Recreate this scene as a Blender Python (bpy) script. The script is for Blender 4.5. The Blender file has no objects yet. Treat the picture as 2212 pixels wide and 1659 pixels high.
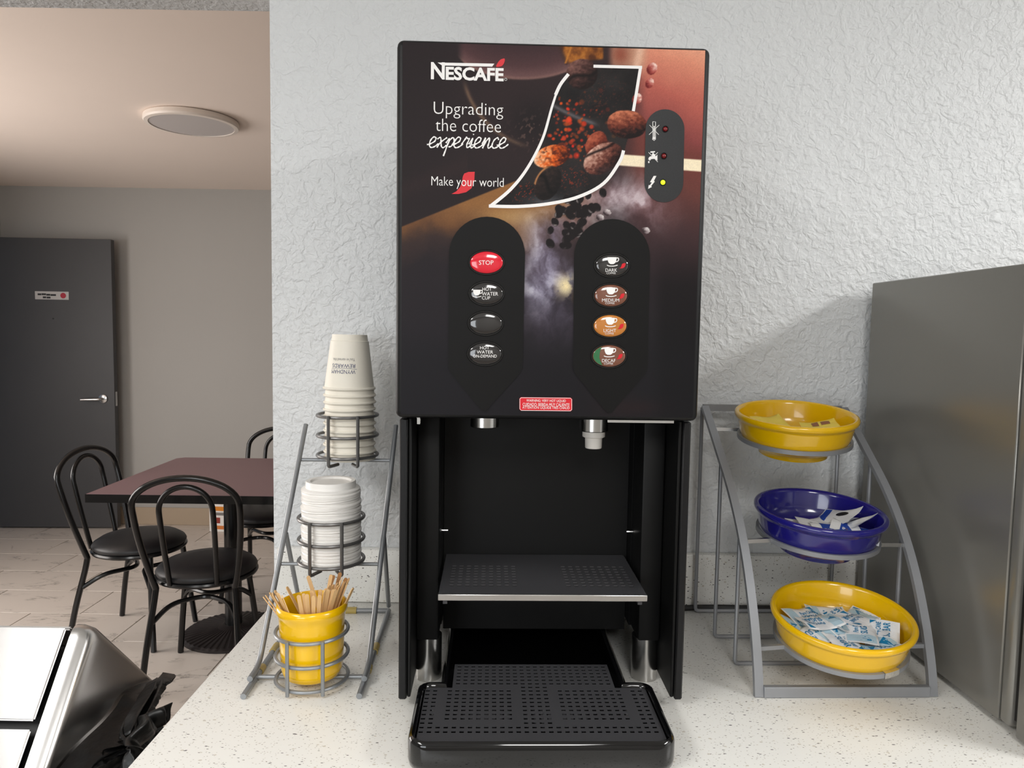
import bpy, bmesh, math, random
import numpy as np
from mathutils import Vector, Matrix, noise as mnoise
random.seed(7)
S = bpy.context.scene
COL = S.collection
# ------------------------------------------------------------------ camera
W, H, FPX = 2212, 1659, 1560.0
PITCH, ROLL = math.atan(114 / FPX), 0.0160
CAMP = np.array([0.0, 0.0, 1.43])
_f = np.array([0.0, math.cos(PITCH), -math.sin(PITCH)])
_r0 = np.array([1.0, 0.0, 0.0]); _u0 = np.cross(_r0, _f)
_r = _r0 * math.cos(ROLL) + _u0 * math.sin(ROLL)
_u = -_r0 * math.sin(ROLL) + _u0 * math.cos(ROLL)
cd = bpy.data.cameras.new('camera'); cam = bpy.data.objects.new('camera', cd); COL.objects.link(cam)
cd.sensor_width = 36.0; cd.lens = FPX * 36.0 / W; cd.clip_start = 0.02; cd.clip_end = 60
M = Matrix.Identity(4)
for i in range(3):
    M[i][0] = _r[i]; M[i][1] = _u[i]; M[i][2] = -_f[i]; M[i][3] = CAMP[i]
cam.matrix_world = M
S.camera = cam
# ------------------------------------------------------------------ light + exposure
S.view_settings.view_transform = 'Standard'; S.view_settings.look = 'None'
S.view_settings.gamma = 1.0; S.view_settings.use_curve_mapping = False
S.view_settings.exposure = 0.06
wd = bpy.data.worlds.new('world'); S.world = wd; wd.use_nodes = True
wd.node_tree.nodes['Background'].inputs[0].default_value = (0.55, 0.65, 0.8, 1)
wd.node_tree.nodes['Background'].inputs[1].default_value = 0.25
def area(name, loc, rot, sx, sy, power, col):
    l = bpy.data.lights.new(name, 'AREA'); l.shape = 'RECTANGLE'; l.size = sx; l.size_y = sy
    l.energy = power; l.color = col
    o = bpy.data.objects.new(name, l); COL.objects.link(o); o.location = loc; o.rotation_euler = rot
    return o
CEIL_K, CEIL_D = 2.46, 2.385
PANELS = [(2.35, -0.15), (0.30, -1.30), (-1.45, -0.45)]
for _x, _y, _p in ((2.35, -0.15, 54), (0.30, -1.30, 22), (-1.45, -0.45, 19)):
    area('panel_light', (_x, _y, CEIL_K - 0.035), (0, 0, 0), 0.56, 1.14, _p, (1.0, 0.99, 0.975))
# unseen windows: one behind the camera, one added left to brighten the dining room
area('unseen_window_light', (-1.5, -2.36, 1.35), (math.radians(90), 0, 0), 1.6, 1.2, 31, (0.93, 0.97, 1.0))
area('unseen_window_light', (-3.56, 2.45, 1.30), (math.radians(90), 0, math.radians(-90)), 1.7, 1.3, 52, (1.0, 0.93, 0.88))
# ------------------------------------------------------------------ pixel helpers
def ray(x, y): return _f + _r * ((x - W / 2) / FPX) + _u * ((H / 2 - y) / FPX)
def on_axis(x, y, ax, v):
    d = ray(x, y); return CAMP + d * ((v - CAMP[ax]) / d[ax])
class Frame:                                   # yawed local frame standing at an origin
    def __init__(s, o, deg):
        s.o = np.array(o, float); s.deg = deg; a = math.radians(deg)
        s.e = [np.array([math.cos(a), math.sin(a), 0]), np.array([-math.sin(a), math.cos(a), 0]), np.array([0, 0, 1.0])]
    def at(s, x, y, ax, v):                    # pixel -> local point on local plane axis=v
        d = ray(x, y); p0 = s.o + s.e[ax] * v
        p = CAMP + d * (((p0 - CAMP) @ s.e[ax]) / (d @ s.e[ax])) - s.o
        return np.array([p @ s.e[0], p @ s.e[1], p @ s.e[2]])
# ------------------------------------------------------------------ materials
def lin(c): return tuple((v / 12.92 if v <= 0.04045 else ((v + 0.055) / 1.055) ** 2.4) for v in c)
def rgb(r, g, b): return lin((r / 255, g / 255, b / 255)) + (1.0,)
MATS = {}
def mat(name, col, rough=0.5, metal=0.0, spec=0.5, coat=0.0, coat_rough=0.05, emit=None, estr=0.0, nz=None, bump=None, trans=0.0, aniso=None):
    if name in MATS: return MATS[name]
    m = bpy.data.materials.new(name); m.use_nodes = True; nt = m.node_tree; b = nt.nodes['Principled BSDF']
    b.inputs['Base Color'].default_value = col; b.inputs['Roughness'].default_value = rough
    b.inputs['Metallic'].default_value = metal; b.inputs['Specular IOR Level'].default_value = spec
    b.inputs['Coat Weight'].default_value = coat; b.inputs['Coat Roughness'].default_value = coat_rough
    if trans: b.inputs['Transmission Weight'].default_value = trans
    if emit: b.inputs['Emission Color'].default_value = emit; b.inputs['Emission Strength'].default_value = estr
    tc = nt.nodes.new('ShaderNodeTexCoord')
    if nz:                                     # (scale, amount, stretch) subtle tone variation
        mp = nt.nodes.new('ShaderNodeMapping'); mp.inputs['Scale'].default_value = nz[2]
        n = nt.nodes.new('ShaderNodeTexNoise'); n.inputs['Scale'].default_value = nz[0]; n.inputs['Detail'].default_value = 4
        mx = nt.nodes.new('ShaderNodeMix'); mx.data_type = 'RGBA'
        nt.links.new(tc.outputs['Object'], mp.inputs[0]); nt.links.new(mp.outputs[0], n.inputs['Vector'])
        nt.links.new(n.outputs['Fac'], mx.inputs['Factor'])
        mx.inputs[6].default_value = tuple(max(0, c * (1 - nz[1])) for c in col[:3]) + (1,)
        mx.inputs[7].default_value = tuple(min(1, c * (1 + nz[1])) for c in col[:3]) + (1,)
        nt.links.new(mx.outputs[2], b.inputs['Base Color'])
    if bump:                                   # (scale, distance, stretch)
        mp = nt.nodes.new('ShaderNodeMapping'); mp.inputs['Scale'].default_value = bump[2]
        n = nt.nodes.new('ShaderNodeTexNoise'); n.inputs['Scale'].default_value = bump[0]; n.inputs['Detail'].default_value = 3
        bp = nt.nodes.new('ShaderNodeBump'); bp.inputs['Distance'].default_value = bump[1]; bp.inputs['Strength'].default_value = 1.0
        nt.links.new(tc.outputs['Object'], mp.inputs[0]); nt.links.new(mp.outputs[0], n.inputs['Vector'])
        nt.links.new(n.outputs['Fac'], bp.inputs['Height']); nt.links.new(bp.outputs[0], b.inputs['Normal'])
    MATS[name] = m
    return m
def N(nt, t, **kw):
    n = nt.nodes.new(t)
    for k, v in kw.items(): n.inputs[k].default_value = v
    return n
def mat_knockdown(name, col, dist=0.0035):
    m = bpy.data.materials.new(name); m.use_nodes = True; nt = m.node_tree; b = nt.nodes['Principled BSDF']
    b.inputs['Base Color'].default_value = col; b.inputs['Roughness'].default_value = 0.42; b.inputs['Specular IOR Level'].default_value = 0.4
    tc = nt.nodes.new('ShaderNodeTexCoord')
    n1 = N(nt, 'ShaderNodeTexNoise', Scale=105.0, Detail=3.0, Roughness=0.5, Distortion=0.4)
    n2 = N(nt, 'ShaderNodeTexNoise', Scale=48.0, Detail=2.0, Roughness=0.5, Distortion=0.8)
    r1 = nt.nodes.new('ShaderNodeMapRange'); r1.interpolation_type = 'SMOOTHSTEP'; r1.inputs[1].default_value = 0.38; r1.inputs[2].default_value = 0.66
    r2 = nt.nodes.new('ShaderNodeMapRange'); r2.interpolation_type = 'SMOOTHSTEP'; r2.inputs[1].default_value = 0.42; r2.inputs[2].default_value = 0.60
    ad = nt.nodes.new('ShaderNodeMath'); ad.operation = 'MULTIPLY_ADD'; ad.inputs[1].default_value = 0.6
    bp = N(nt, 'ShaderNodeBump', Strength=0.44, Distance=dist)
    for n in (n1, n2): nt.links.new(tc.outputs['Object'], n.inputs['Vector'])
    nt.links.new(n1.outputs['Fac'], r1.inputs[0]); nt.links.new(n2.outputs['Fac'], r2.inputs[0])
    nt.links.new(r1.outputs[0], ad.inputs[0]); nt.links.new(r2.outputs[0], ad.inputs[2])
    nt.links.new(ad.outputs[0], bp.inputs['Height']); nt.links.new(bp.outputs[0], b.inputs['Normal'])
    return m
def mat_quartz():
    m = bpy.data.materials.new('quartz'); m.use_nodes = True; nt = m.node_tree; b = nt.nodes['Principled BSDF']
    b.inputs['Roughness'].default_value = 0.28; b.inputs['Specular IOR Level'].default_value = 0.4
    tc = nt.nodes.new('ShaderNodeTexCoord'); prev = None
    base = rgb(235, 234, 229)
    layers = [(230, 0.16, 0.55, rgb(92, 88, 84), 25, 0.40), (330, 0.15, 0.45, rgb(118, 106, 94), -35, 0.45), (150, 0.12, 0.74, rgb(52, 50, 48), 70, 0.38), (420, 0.2, 0.5, rgb(186, 180, 170), 10, 0.5), (150, 0.2, 0.75, rgb(206, 200, 188), 110, 0.6)]
    for sc, th, pr, col, ang, st in layers:
        mp = nt.nodes.new('ShaderNodeMapping'); mp.inputs['Rotation'].default_value = (0.3, 0.2, math.radians(ang)); mp.inputs['Scale'].default_value = (st, 1.0, 0.8)
        v = N(nt, 'ShaderNodeTexVoronoi', Scale=float(sc), Randomness=1.0)
        nz = N(nt, 'ShaderNodeTexNoise', Scale=sc * 1.6, Detail=2.0)
        sx = nt.nodes.new('ShaderNodeSeparateColor')
        a = nt.nodes.new('ShaderNodeMath'); a.operation = 'MULTIPLY_ADD'; a.inputs[1].default_value = 0.25
        lt = nt.nodes.new('ShaderNodeMapRange'); lt.inputs[1].default_value = th + 0.14; lt.inputs[2].default_value = th + 0.09; lt.inputs[3].default_value = 0; lt.inputs[4].default_value = 1
        gt = nt.nodes.new('ShaderNodeMath'); gt.operation = 'GREATER_THAN'; gt.inputs[1].default_value = pr
        mu = nt.nodes.new('ShaderNodeMath'); mu.operation = 'MULTIPLY'
        mx = nt.nodes.new('ShaderNodeMix'); mx.data_type = 'RGBA'
        nt.links.new(tc.outputs['Object'], mp.inputs[0]); nt.links.new(mp.outputs[0], v.inputs['Vector']); nt.links.new(mp.outputs[0], nz.inputs['Vector'])
        nt.links.new(nz.outputs['Fac'], a.inputs[0]); nt.links.new(v.outputs['Distance'], a.inputs[2])
        nt.links.new(a.outputs[0], lt.inputs[0]); nt.links.new(v.outputs['Color'], sx.inputs[0]); nt.links.new(sx.outputs[0], gt.inputs[0])
        nt.links.new(lt.outputs[0], mu.inputs[0]); nt.links.new(gt.outputs[0], mu.inputs[1]); nt.links.new(mu.outputs[0], mx.inputs['Factor'])
        if prev is None: mx.inputs[6].default_value = base
        else: nt.links.new(prev, mx.inputs[6])
        mx.inputs[7].default_value = col; prev = mx.outputs[2]
    nt.links.new(prev, b.inputs['Base Color'])
    return m
def mat_marble():
    m = bpy.data.materials.new('marble_tile'); m.use_nodes = True; nt = m.node_tree; b = nt.nodes['Principled BSDF']
    b.inputs['Roughness'].default_value = 0.34
    tc = nt.nodes.new('ShaderNodeTexCoord'); oi = nt.nodes.new('ShaderNodeObjectInfo')
    cmb = nt.nodes.new('ShaderNodeVectorMath'); cmb.operation = 'MULTIPLY_ADD'
    cmb.inputs[1].default_value = (1, 1, 1)
    mu = nt.nodes.new('ShaderNodeVectorMath'); mu.operation = 'SCALE'; mu.inputs['Scale'].default_value = 37.0
    nt.links.new(oi.outputs['Random'], mu.inputs[0]); nt.links.new(tc.outputs['Object'], cmb.inputs[0]); nt.links.new(mu.outputs[0], cmb.inputs[2])
    mp = nt.nodes.new('ShaderNodeMapping'); mp.inputs['Rotation'].default_value = (0, 0, 0.7); mp.inputs['Scale'].default_value = (1.0, 2.2, 1)
    nt.links.new(cmb.outputs[0], mp.inputs[0])
    n1 = N(nt, 'ShaderNodeTexNoise', Scale=3.4, Detail=7.0, Roughness=0.62, Distortion=0.5)
    n2 = N(nt, 'ShaderNodeTexNoise', Scale=5.0, Detail=3.0)
    for n in (n1, n2): nt.links.new(mp.outputs[0], n.inputs['Vector'])
    sb = nt.nodes.new('ShaderNodeMath'); sb.operation = 'SUBTRACT'; sb.inputs[1].default_value = 0.5
    ab = nt.nodes.new('ShaderNodeMath'); ab.operation = 'ABSOLUTE'
    vr = nt.nodes.new('ShaderNodeMapRange'); vr.inputs[1].default_value = 0.0; vr.inputs[2].default_value = 0.022; vr.inputs[3].default_value = 1; vr.inputs[4].default_value = 0
    gr = nt.nodes.new('ShaderNodeMapRange'); gr.inputs[1].default_value = 0.47; gr.inputs[2].default_value = 0.62
    mm = nt.nodes.new('ShaderNodeMath'); mm.operation = 'MULTIPLY'
    nt.links.new(n1.outputs['Fac'], sb.inputs[0]); nt.links.new(sb.outputs[0], ab.inputs[0]); nt.links.new(ab.outputs[0], vr.inputs[0])
    nt.links.new(n2.outputs['Fac'], gr.inputs[0]); nt.links.new(vr.outputs[0], mm.inputs[0]); nt.links.new(gr.outputs[0], mm.inputs[1])
    mx = nt.nodes.new('ShaderNodeMix'); mx.data_type = 'RGBA'
    mx.inputs[6].default_value = rgb(212, 203, 194); mx.inputs[7].default_value = rgb(150, 143, 136)
    nt.links.new(mm.outputs[0], mx.inputs['Factor']); nt.links.new(mx.outputs[2], b.inputs['Base Color'])
    return m
one = (1, 1, 1)
M_WALL = mat_knockdown('white_knockdown_plaster', rgb(224, 226, 227))
M_HEAD = mat_knockdown('header_plaster', rgb(215, 217, 218))
M_SMOOTH = mat('smooth_paint', rgb(172, 170, 166), 0.6, nz=(2.0, 0.03, one))
M_CEILD = mat('ceiling_paint', rgb(244, 230, 219), 0.7, nz=(3.0, 0.02, one))
M_CEILK = mat('kitchen_ceiling_paint', rgb(232, 232, 230), 0.7)
M_QUARTZ = mat_quartz(); M_MARBLE = mat_marble()
M_GROUT = mat('grout', rgb(120, 110, 100), 0.85, nz=(40, 0.1, one))
M_BASE = mat('tan_baseboard', rgb(178, 160, 138), 0.6)
M_DOOR = mat('charcoal_door', rgb(66, 66, 68), 0.5, nz=(6, 0.06, one))
M_SILVER = mat('satin_silver', (0.62, 0.62, 0.62, 1), 0.25, 1.0)
M_WIRE = mat('grey_lacquered_wire', rgb(146, 149, 152), 0.36, 0.55, nz=(30, 0.12, one))
M_WIRE_DK = mat('dark_grey_wire', rgb(118, 117, 116), 0.36, 0.6, nz=(30, 0.12, one))
M_BAR = mat('grey_powder_bar', rgb(150, 152, 156), 0.40, 0.35, nz=(25, 0.1, one))
M_YEL = mat('yellow_glaze', rgb(241, 190, 0), 0.22, coat=0.6)
M_BLUE = mat('cobalt_glaze', rgb(30, 26, 120), 0.16, coat=0.7)
M_CUP = mat('cream_paper', rgb(242, 236, 222), 0.55)
M_LID = mat('white_plastic', rgb(246, 243, 238), 0.35)
M_INK = mat('navy_ink', rgb(60, 66, 110), 0.6)
M_INKG = mat('grey_ink', rgb(120, 118, 120), 0.6)
M_WOOD = mat('birch_stick', rgb(226, 186, 132), 0.65, nz=(18, 0.18, (1, 1, 0.12)))
M_WOODD = mat('birch_stick_brown', rgb(180, 132, 84), 0.65, nz=(18, 0.18, (1, 1, 0.12)))
M_PAD = mat('amber_rubber', rgb(196, 172, 96), 0.35, trans=0.25)
M_BLK = mat('black_powder_coat', rgb(20, 20, 21), 0.42, spec=0.3, bump=(900, 0.00015, one))
M_BLK2 = mat('black_plate', rgb(13, 12, 12), 0.5, spec=0.2)
M_BLKIN = mat('black_interior', rgb(12, 12, 12), 0.5, spec=0.25)
M_GLOSS = mat('gloss_black_plastic', rgb(9, 9, 10), 0.07, spec=0.5, coat=0.3)
M_GRATE = mat('black_steel_grate', rgb(76, 76, 79), 0.25, 0.25)
M_STEEL = mat('brushed_steel', (0.55, 0.54, 0.52, 1), 0.24, 1.0, nz=(120, 0.06, (1, 1, 0.02)))
M_STEELB = mat('bright_steel_edge', (0.80, 0.80, 0.79, 1), 0.28, 1.0)
M_STEELT = mat('trash_can_steel', (0.66, 0.65, 0.64, 1), 0.27, 1.0, nz=(9, 0.05, (1, 14, 1)))
M_BOX = mat('grey_metal_cabinet', rgb(140, 138, 132), 0.24, 0.40, nz=(4, 0.04, one))
M_WHITE = mat('white_print', rgb(244, 242, 240), 0.5)
M_RED = mat('red_print', rgb(214, 18, 36), 0.45)
M_WPL = mat('white_nozzle_plastic', rgb(240, 236, 230), 0.4)
M_RUB = mat('black_rubber', rgb(18, 18, 19), 0.45)
M_CHAIR = mat('black_enamel_tube', rgb(16, 16, 17), 0.22, spec=0.5)
M_VINYL = mat('black_vinyl', rgb(30, 30, 32), 0.46, bump=(350, 0.0003, one))
M_TABLE = mat('mauve_laminate', rgb(134, 108, 112), 0.5, nz=(220, 0.12, one))
M_IRON = mat('black_cast_iron', rgb(34, 28, 28), 0.5)
M_BAG = mat('black_bin_liner', rgb(11, 11, 12), 0.34, spec=0.45, bump=(26, 0.004, one))
# ------------------------------------------------------------------ mesh builder
class MB:
    def __init__(s): s.v = []; s.f = []
    def add(s, v, f):
        o = len(s.v); s.v += [tuple(map(float, p)) for p in v]; s.f += [tuple(i + o for i in q) for q in f]; return s
    def box(s, x0, x1, y0, y1, z0, z1, bev=0.0, seg=2):
        if bev <= 0:
            v = [(x, y, z) for z in (z0, z1) for y in (y0, y1) for x in (x0, x1)]
            return s.add(v, [(0, 2, 3, 1), (4, 5, 7, 6), (0, 1, 5, 4), (2, 6, 7, 3), (0, 4, 6, 2), (1, 3, 7, 5)])
        bm = bmesh.new(); bmesh.ops.create_cube(bm, size=1.0)
        for q in bm.verts: q.co = ((x0 + x1) / 2 + q.co.x * (x1 - x0), (y0 + y1) / 2 + q.co.y * (y1 - y0), (z0 + z1) / 2 + q.co.z * (z1 - z0))
        bmesh.ops.bevel(bm, geom=bm.edges[:], offset=bev, segments=seg, profile=0.5, affect='EDGES')
        return s.bm(bm)
    def bm(s, bm):
        bm.verts.index_update(); v = [q.co[:] for q in bm.verts]; f = [[q.index for q in p.verts] for p in bm.faces]; bm.free(); return s.add(v, f)
    def tube(s, pts, r, seg=10, closed=False):
        P = [Vector(p) for p in pts]; n = len(P); rr = r if isinstance(r, (list, tuple)) else [r] * n
        T = []
        for i in range(n):
            a = P[(i - 1) % n] if (closed or i > 0) else P[i]; b = P[(i + 1) % n] if (closed or i < n - 1) else P[i]
            T.append((b - a).normalized())
        up = Vector((0, 0, 1)) if abs(T[0].z) < 0.9 else Vector((1, 0, 0))
        nv = (up - T[0] * up.dot(T[0])).normalized(); V = []
        for i in range(n):
            nv = (nv - T[i] * nv.dot(T[i])).normalized(); bv = T[i].cross(nv)
            for k in range(seg):
                a = 2 * math.pi * k / seg; V.append(P[i] + (nv * math.cos(a) + bv * math.sin(a)) * rr[i])
        Fc = []
        for i in range(n if closed else n - 1):
            j = (i + 1) % n
            for k in range(seg):
                l = (k + 1) % seg; Fc.append((i * seg + k, i * seg + l, j * seg + l, j * seg + k))
        if not closed: Fc += [tuple(range(seg))[::-1], tuple((n - 1) * seg + k for k in range(seg))]
        return s.add(V, Fc)
    def bar(s, pts, w, t, wdir):               # flat bar: width along wdir, thickness across
        P = [Vector(p) for p in pts]; n = len(P); wd_ = Vector(wdir).normalized(); V = []
        for i in range(n):
            tg = (P[min(i + 1, n - 1)] - P[max(i - 1, 0)]).normalized(); nn = tg.cross(wd_).normalized()
            for a, b in ((-1, -1), (1, -1), (1, 1), (-1, 1)): V.append(P[i] + wd_ * (a * w / 2) + nn * (b * t / 2))
        Fc = []
        for i in range(n - 1):
            for k in range(4):
                l = (k + 1) % 4; Fc.append((i * 4 + k, i * 4 + l, (i + 1) * 4 + l, (i + 1) * 4 + k))
        Fc += [(3, 2, 1, 0), tuple((n - 1) * 4 + k for k in range(4))]
        return s.add(V, Fc)
    def lathe(s, prof, seg=40, c=(0, 0, 0), mtx=None):
        V = []; Fc = []; n = len(prof)
        for r, z in prof:
            for k in range(seg):
                a = 2 * math.pi * k / seg; V.append(Vector((r * math.cos(a), r * math.sin(a), z)))
        for i in range(n - 1):
            for k in range(seg):
                l = (k + 1) % seg; Fc.append((i * seg + k, i * seg + l, (i + 1) * seg + l, (i + 1) * seg + k))
        V = [(mtx @ v if mtx else v) + Vector(c) for v in V]
        return s.add(V, Fc)
    def prism(s, poly, fn, d0, d1):            # 2D polygon -> fn(u, v, depth)
        n = len(poly); V = [fn(u, v, d0) for u, v in poly] + [fn(u, v, d1) for u, v in poly]
        Fc = [tuple(range(n)), tuple(range(2 * n - 1, n - 1, -1))]
        Fc += [(i, n + i, n + (i + 1) % n, (i + 1) % n) for i in range(n)]
        return s.add(V, Fc)
    def sheet(s, poly, fn):
        return s.add([fn(u, v) for u, v in poly], [tuple(range(len(poly)))])
    def obj(s, name, m, parent=None, smooth=True, ang=38, fix=True):
        me = bpy.data.meshes.new(name); me.from_pydata(s.v, [], s.f)
        if fix:
            b = bmesh.new(); b.from_mesh(me); bmesh.ops.remove_doubles(b, verts=b.verts, dist=1e-6)
            bmesh.ops.recalc_face_normals(b, faces=b.faces); b.to_mesh(me); b.free()
        if smooth:
            me.polygons.foreach_set('use_smooth', [True] * len(me.polygons)); me.set_sharp_from_angle(angle=math.radians(ang))
        return link(name, me, m, parent)
def link(name, me, m, parent=None):
    if m is not None and not me.materials: me.materials.append(m)
    o = bpy.data.objects.new(name, me); COL.objects.link(o)
    if parent: o.parent = parent
    return o
def tag(o, label=None, cat=None, group=None, kind=None):
    if label: o['label'] = label
    if cat: o['category'] = cat
    if group: o['group'] = group
    if kind: o['kind'] = kind
    return o
def thing(name, label, cat, loc=(0, 0, 0), rz=0.0, group=None):
    o = bpy.data.objects.new(name, None); COL.objects.link(o); o.empty_display_size = 0.05
    o.location = loc; o.rotation_euler = (0, 0, rz)
    return tag(o, label, cat, group)
def copy_tree(o, parent=None):
    c = o.copy(); COL.objects.link(c); c.parent = parent
    for ch in list(o.children): copy_tree(ch, c)
    return c
def fillet(pts, rad, n=5):
    P = [Vector(p) for p in pts]; out = [P[0]]
    for i in range(1, len(P) - 1):
        a = (P[i - 1] - P[i]); b = (P[i + 1] - P[i]); d = min(rad, a.length * 0.49, b.length * 0.49)
        p0 = P[i] + a.normalized() * d; p1 = P[i] + b.normalized() * d
        for k in range(n + 1):
            t = k / n; out.append(p0 * (1 - t) ** 2 + P[i] * 2 * t * (1 - t) + p1 * t * t)
    out.append(P[-1]); return out
def crom(pts, n=6, closed=False):
    P = [np.array(p, float) for p in pts]; m = len(P); out = []
    for i in range(m if closed else m - 1):
        g = (lambda k: P[k % m]) if closed else (lambda k: P[min(max(k, 0), m - 1)])
        a, b, c, d = g(i - 1), g(i), g(i + 1), g(i + 2)
        for k in range(n):
            t = k / n
            out.append(0.5 * ((2 * b) + (-a + c) * t + (2 * a - 5 * b + 4 * c - d) * t * t + (-a + 3 * b - 3 * c + d) * t ** 3))
    if not closed: out.append(P[-1])
    return out
def ribbon(mb, pts, w, fn):                    # flat stroke in 2D
    n = len(pts); ww = w if isinstance(w, (list, tuple)) else [w] * n; V = []
    for i in range(n):
        d = np.array(pts[min(i + 1, n - 1)], float) - np.array(pts[max(i - 1, 0)], float); L = math.hypot(*d) or 1
        nx, ny = -d[1] / L * ww[i] / 2, d[0] / L * ww[i] / 2
        V += [fn(pts[i][0] + nx, pts[i][1] + ny), fn(pts[i][0] - nx, pts[i][1] - ny)]
    return mb.add(V, [(2 * i, 2 * i + 1, 2 * i + 3, 2 * i + 2) for i in range(n - 1)])
def ellipse(cx, cy, rx, ry, n=32, rot=0.0):
    c, s_ = math.cos(rot), math.sin(rot)
    return [(cx + rx * math.cos(t) * c - ry * math.sin(t) * s_, cy + rx * math.cos(t) * s_ + ry * math.sin(t) * c) for t in [2 * math.pi * k / n for k in range(n)]]
_txt = {}
def text_geo(s, bold=0.0):                     # normalised glyph mesh: verts in 0..1 box, aspect, faces
    key = (s, bold)
    if key not in _txt:
        c = bpy.data.curves.new('lettering', 'FONT'); c.body = s; c.size = 1; c.resolution_u = 3; c.offset = bold
        o = bpy.data.objects.new('lettering_source', c); COL.objects.link(o)
        bpy.context.view_layer.update(); dg = bpy.context.evaluated_depsgraph_get()
        me = bpy.data.meshes.new_from_object(o.evaluated_get(dg))
        v = np.array([q.co[:2] for q in me.vertices]); f = [tuple(p.vertices) for p in me.polygons]
        bpy.data.objects.remove(o); bpy.data.curves.remove(c); bpy.data.meshes.remove(me)
        lo = v.min(0); hi = v.max(0); _txt[key] = ((v - lo) / (hi - lo), (hi - lo)[0] / (hi - lo)[1], f)
    return _txt[key]
def text_mb(s, x0, x1, y0, y1, fn, bold=0.0, mb=None):
    v, asp, f = text_geo(s, bold); mb = mb or MB()
    return mb.add([fn(x0 + (x1 - x0) * a, y0 + (y1 - y0) * b) for a, b in v], f)
ORD = ['first', 'second', 'third', 'fourth', 'fifth', 'sixth', 'seventh', 'eighth', 'ninth', 'tenth', 'eleventh', 'twelfth', 'thirteenth', 'fourteenth', 'fifteenth', 'sixteenth', 'seventeenth', 'eighteenth', 'nineteenth', 'twentieth', 'twenty-first', 'twenty-second', 'twenty-third', 'twenty-fourth', 'twenty-fifth', 'twenty-sixth']
# ================================================================== THE SETTING
YW, XE = 1.36, -0.452                          # front of the kitchen wall, its free left end
XL, XR, YR, YF = -3.60, 3.4, -2.4, 5.12
def struct(o, label=None): tag(o, label, None, None, 'structure'); return o
fl = struct(MB().box(XL - 1.4, XR + 0.1, YR - 0.1, YF + 0.1, -0.05, -0.004).obj('floor', M_GROUT, smooth=False), 'floor of veined white marble tiles with brown grout joints')
P_R, P_T = 0.3068, 0.568
tile_me = None
first = {}
offs = {0: -3.229, 1: -2.927, 2: -2.68, 3: -2.36, 4: -2.69, 5: -2.363, 6: -1.80, 7: -2.30, 8: -1.75, 9: -2.1}
tme = None
for r in range(12):
    y1 = 5.018 - P_R * r
    if y1 - P_R < 1.5: break
    x0 = offs.get(r, -2.0 + 0.3 * (r % 3)) % P_T
    for k in range(-9, 2):
        xa = x0 + k * P_T
        if xa + P_T < XL - 1.2 or xa > -0.4: continue
        if tme is None:
            t = MB().box(0.0022, P_T - 0.0022, -P_R + 0.0022, -0.0022, -0.008, 0.0, 0.0012, 1).obj('floor_tile', M_MARBLE, fl); tme = t.data
        else: t = link('floor_tile', tme, None, fl)
        t.location = (xa, y1, 0)
for k in range(-9, 2):                         # last cut row against the wall
    t = MB().box(0.0022, P_T - 0.0022, 0.0022, 0.098, -0.008, 0.0).obj('floor_tile', M_MARBLE, fl, smooth=False); t.location = ((-3.0 % P_T) + k * P_T, 5.018, 0)
bpy.ops.object.select_all(action='DESELECT')
wb = struct(MB().box(XE, XR, YW, YW + 0.115, 0, CEIL_K).obj('wall_back', M_WALL, smooth=False), 'white knockdown-textured wall behind the coffee machine')
struct(MB().box(XL, XE, YW, YW + 0.115, 2.052, CEIL_K).obj('wall_header', M_HEAD, smooth=False), 'textured header over the opening to the dining room')
struct(MB().box(XL - 0.1, XR, YF, YF + 0.1, 0, CEIL_K).obj('wall_far', M_SMOOTH, smooth=False), 'pale grey far wall of the dining room')
wl = MB(); wl.box(XL - 0.1, XL, YR, 1.55, 0, CEIL_K); wl.box(XL - 0.1, XL, 3.35, 4.02, 0, CEIL_K); wl.box(XL - 0.1, XL, 1.55, 3.35, 0, 0.62); wl.box(XL - 0.1, XL, 1.55, 3.35, 1.98, CEIL_K); wl.box(XL - 0.1, XL, 4.02, 4.98, 2.06, CEIL_K); wl.box(XL - 0.1, XL, 4.98, YF, 0, CEIL_K)
struct(wl.obj('wall_left', M_SMOOTH, smooth=False), 'pale left wall with doorway near the corner')
struct(MB().box(XR, XR + 0.1, YR, YF, 0, CEIL_K).obj('wall_right', M_WALL, smooth=False))
wr = MB(); wr.box(XL, -2.4, YR - 0.1, YR, 0, CEIL_K); wr.box(-0.6, XR, YR - 0.1, YR, 0, CEIL_K); wr.box(-2.4, -0.6, YR - 0.1, YR, 0, 0.7); wr.box(-2.4, -0.6, YR - 0.1, YR, 2.0, CEIL_K)
struct(wr.obj('wall_rear', M_SMOOTH, smooth=False))
struct(MB().box(XL - 0.1, XR + 0.1, YR - 0.1, YW + 0.05, CEIL_K, CEIL_K + 0.05).obj('ceiling', M_CEILK, smooth=False))
struct(MB().box(XL - 0.1, XR + 0.1, YW + 0.115, YF + 0.1, CEIL_D, CEIL_D + 0.05).obj('ceiling', M_CEILD, smooth=False), 'smooth warm white dining room ceiling')
struct(MB().box(XL, XE + 1.0, YF - 0.012, YF, 0, 0.125, 0.003, 1).obj('baseboard_far', M_BASE), 'tan baseboard along the far wall')
struct(MB().box(XL, XL + 0.012, 1.5, 3.95, 0, 0.125, 0.003, 1).obj('baseboard_left', M_BASE))
fr = MB(); fr.box(XL - 0.11, XL + 0.015, 3.96, 4.02, 0, 2.12); fr.box(XL - 0.11, XL + 0.015, 4.98, 5.04, 0, 2.12); fr.box(XL - 0.11, XL + 0.015, 4.02, 4.98, 2.06, 2.12)
struct(fr.obj('trim_1', M_DOOR, smooth=False), 'charcoal door frame in the left wall')
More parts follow.
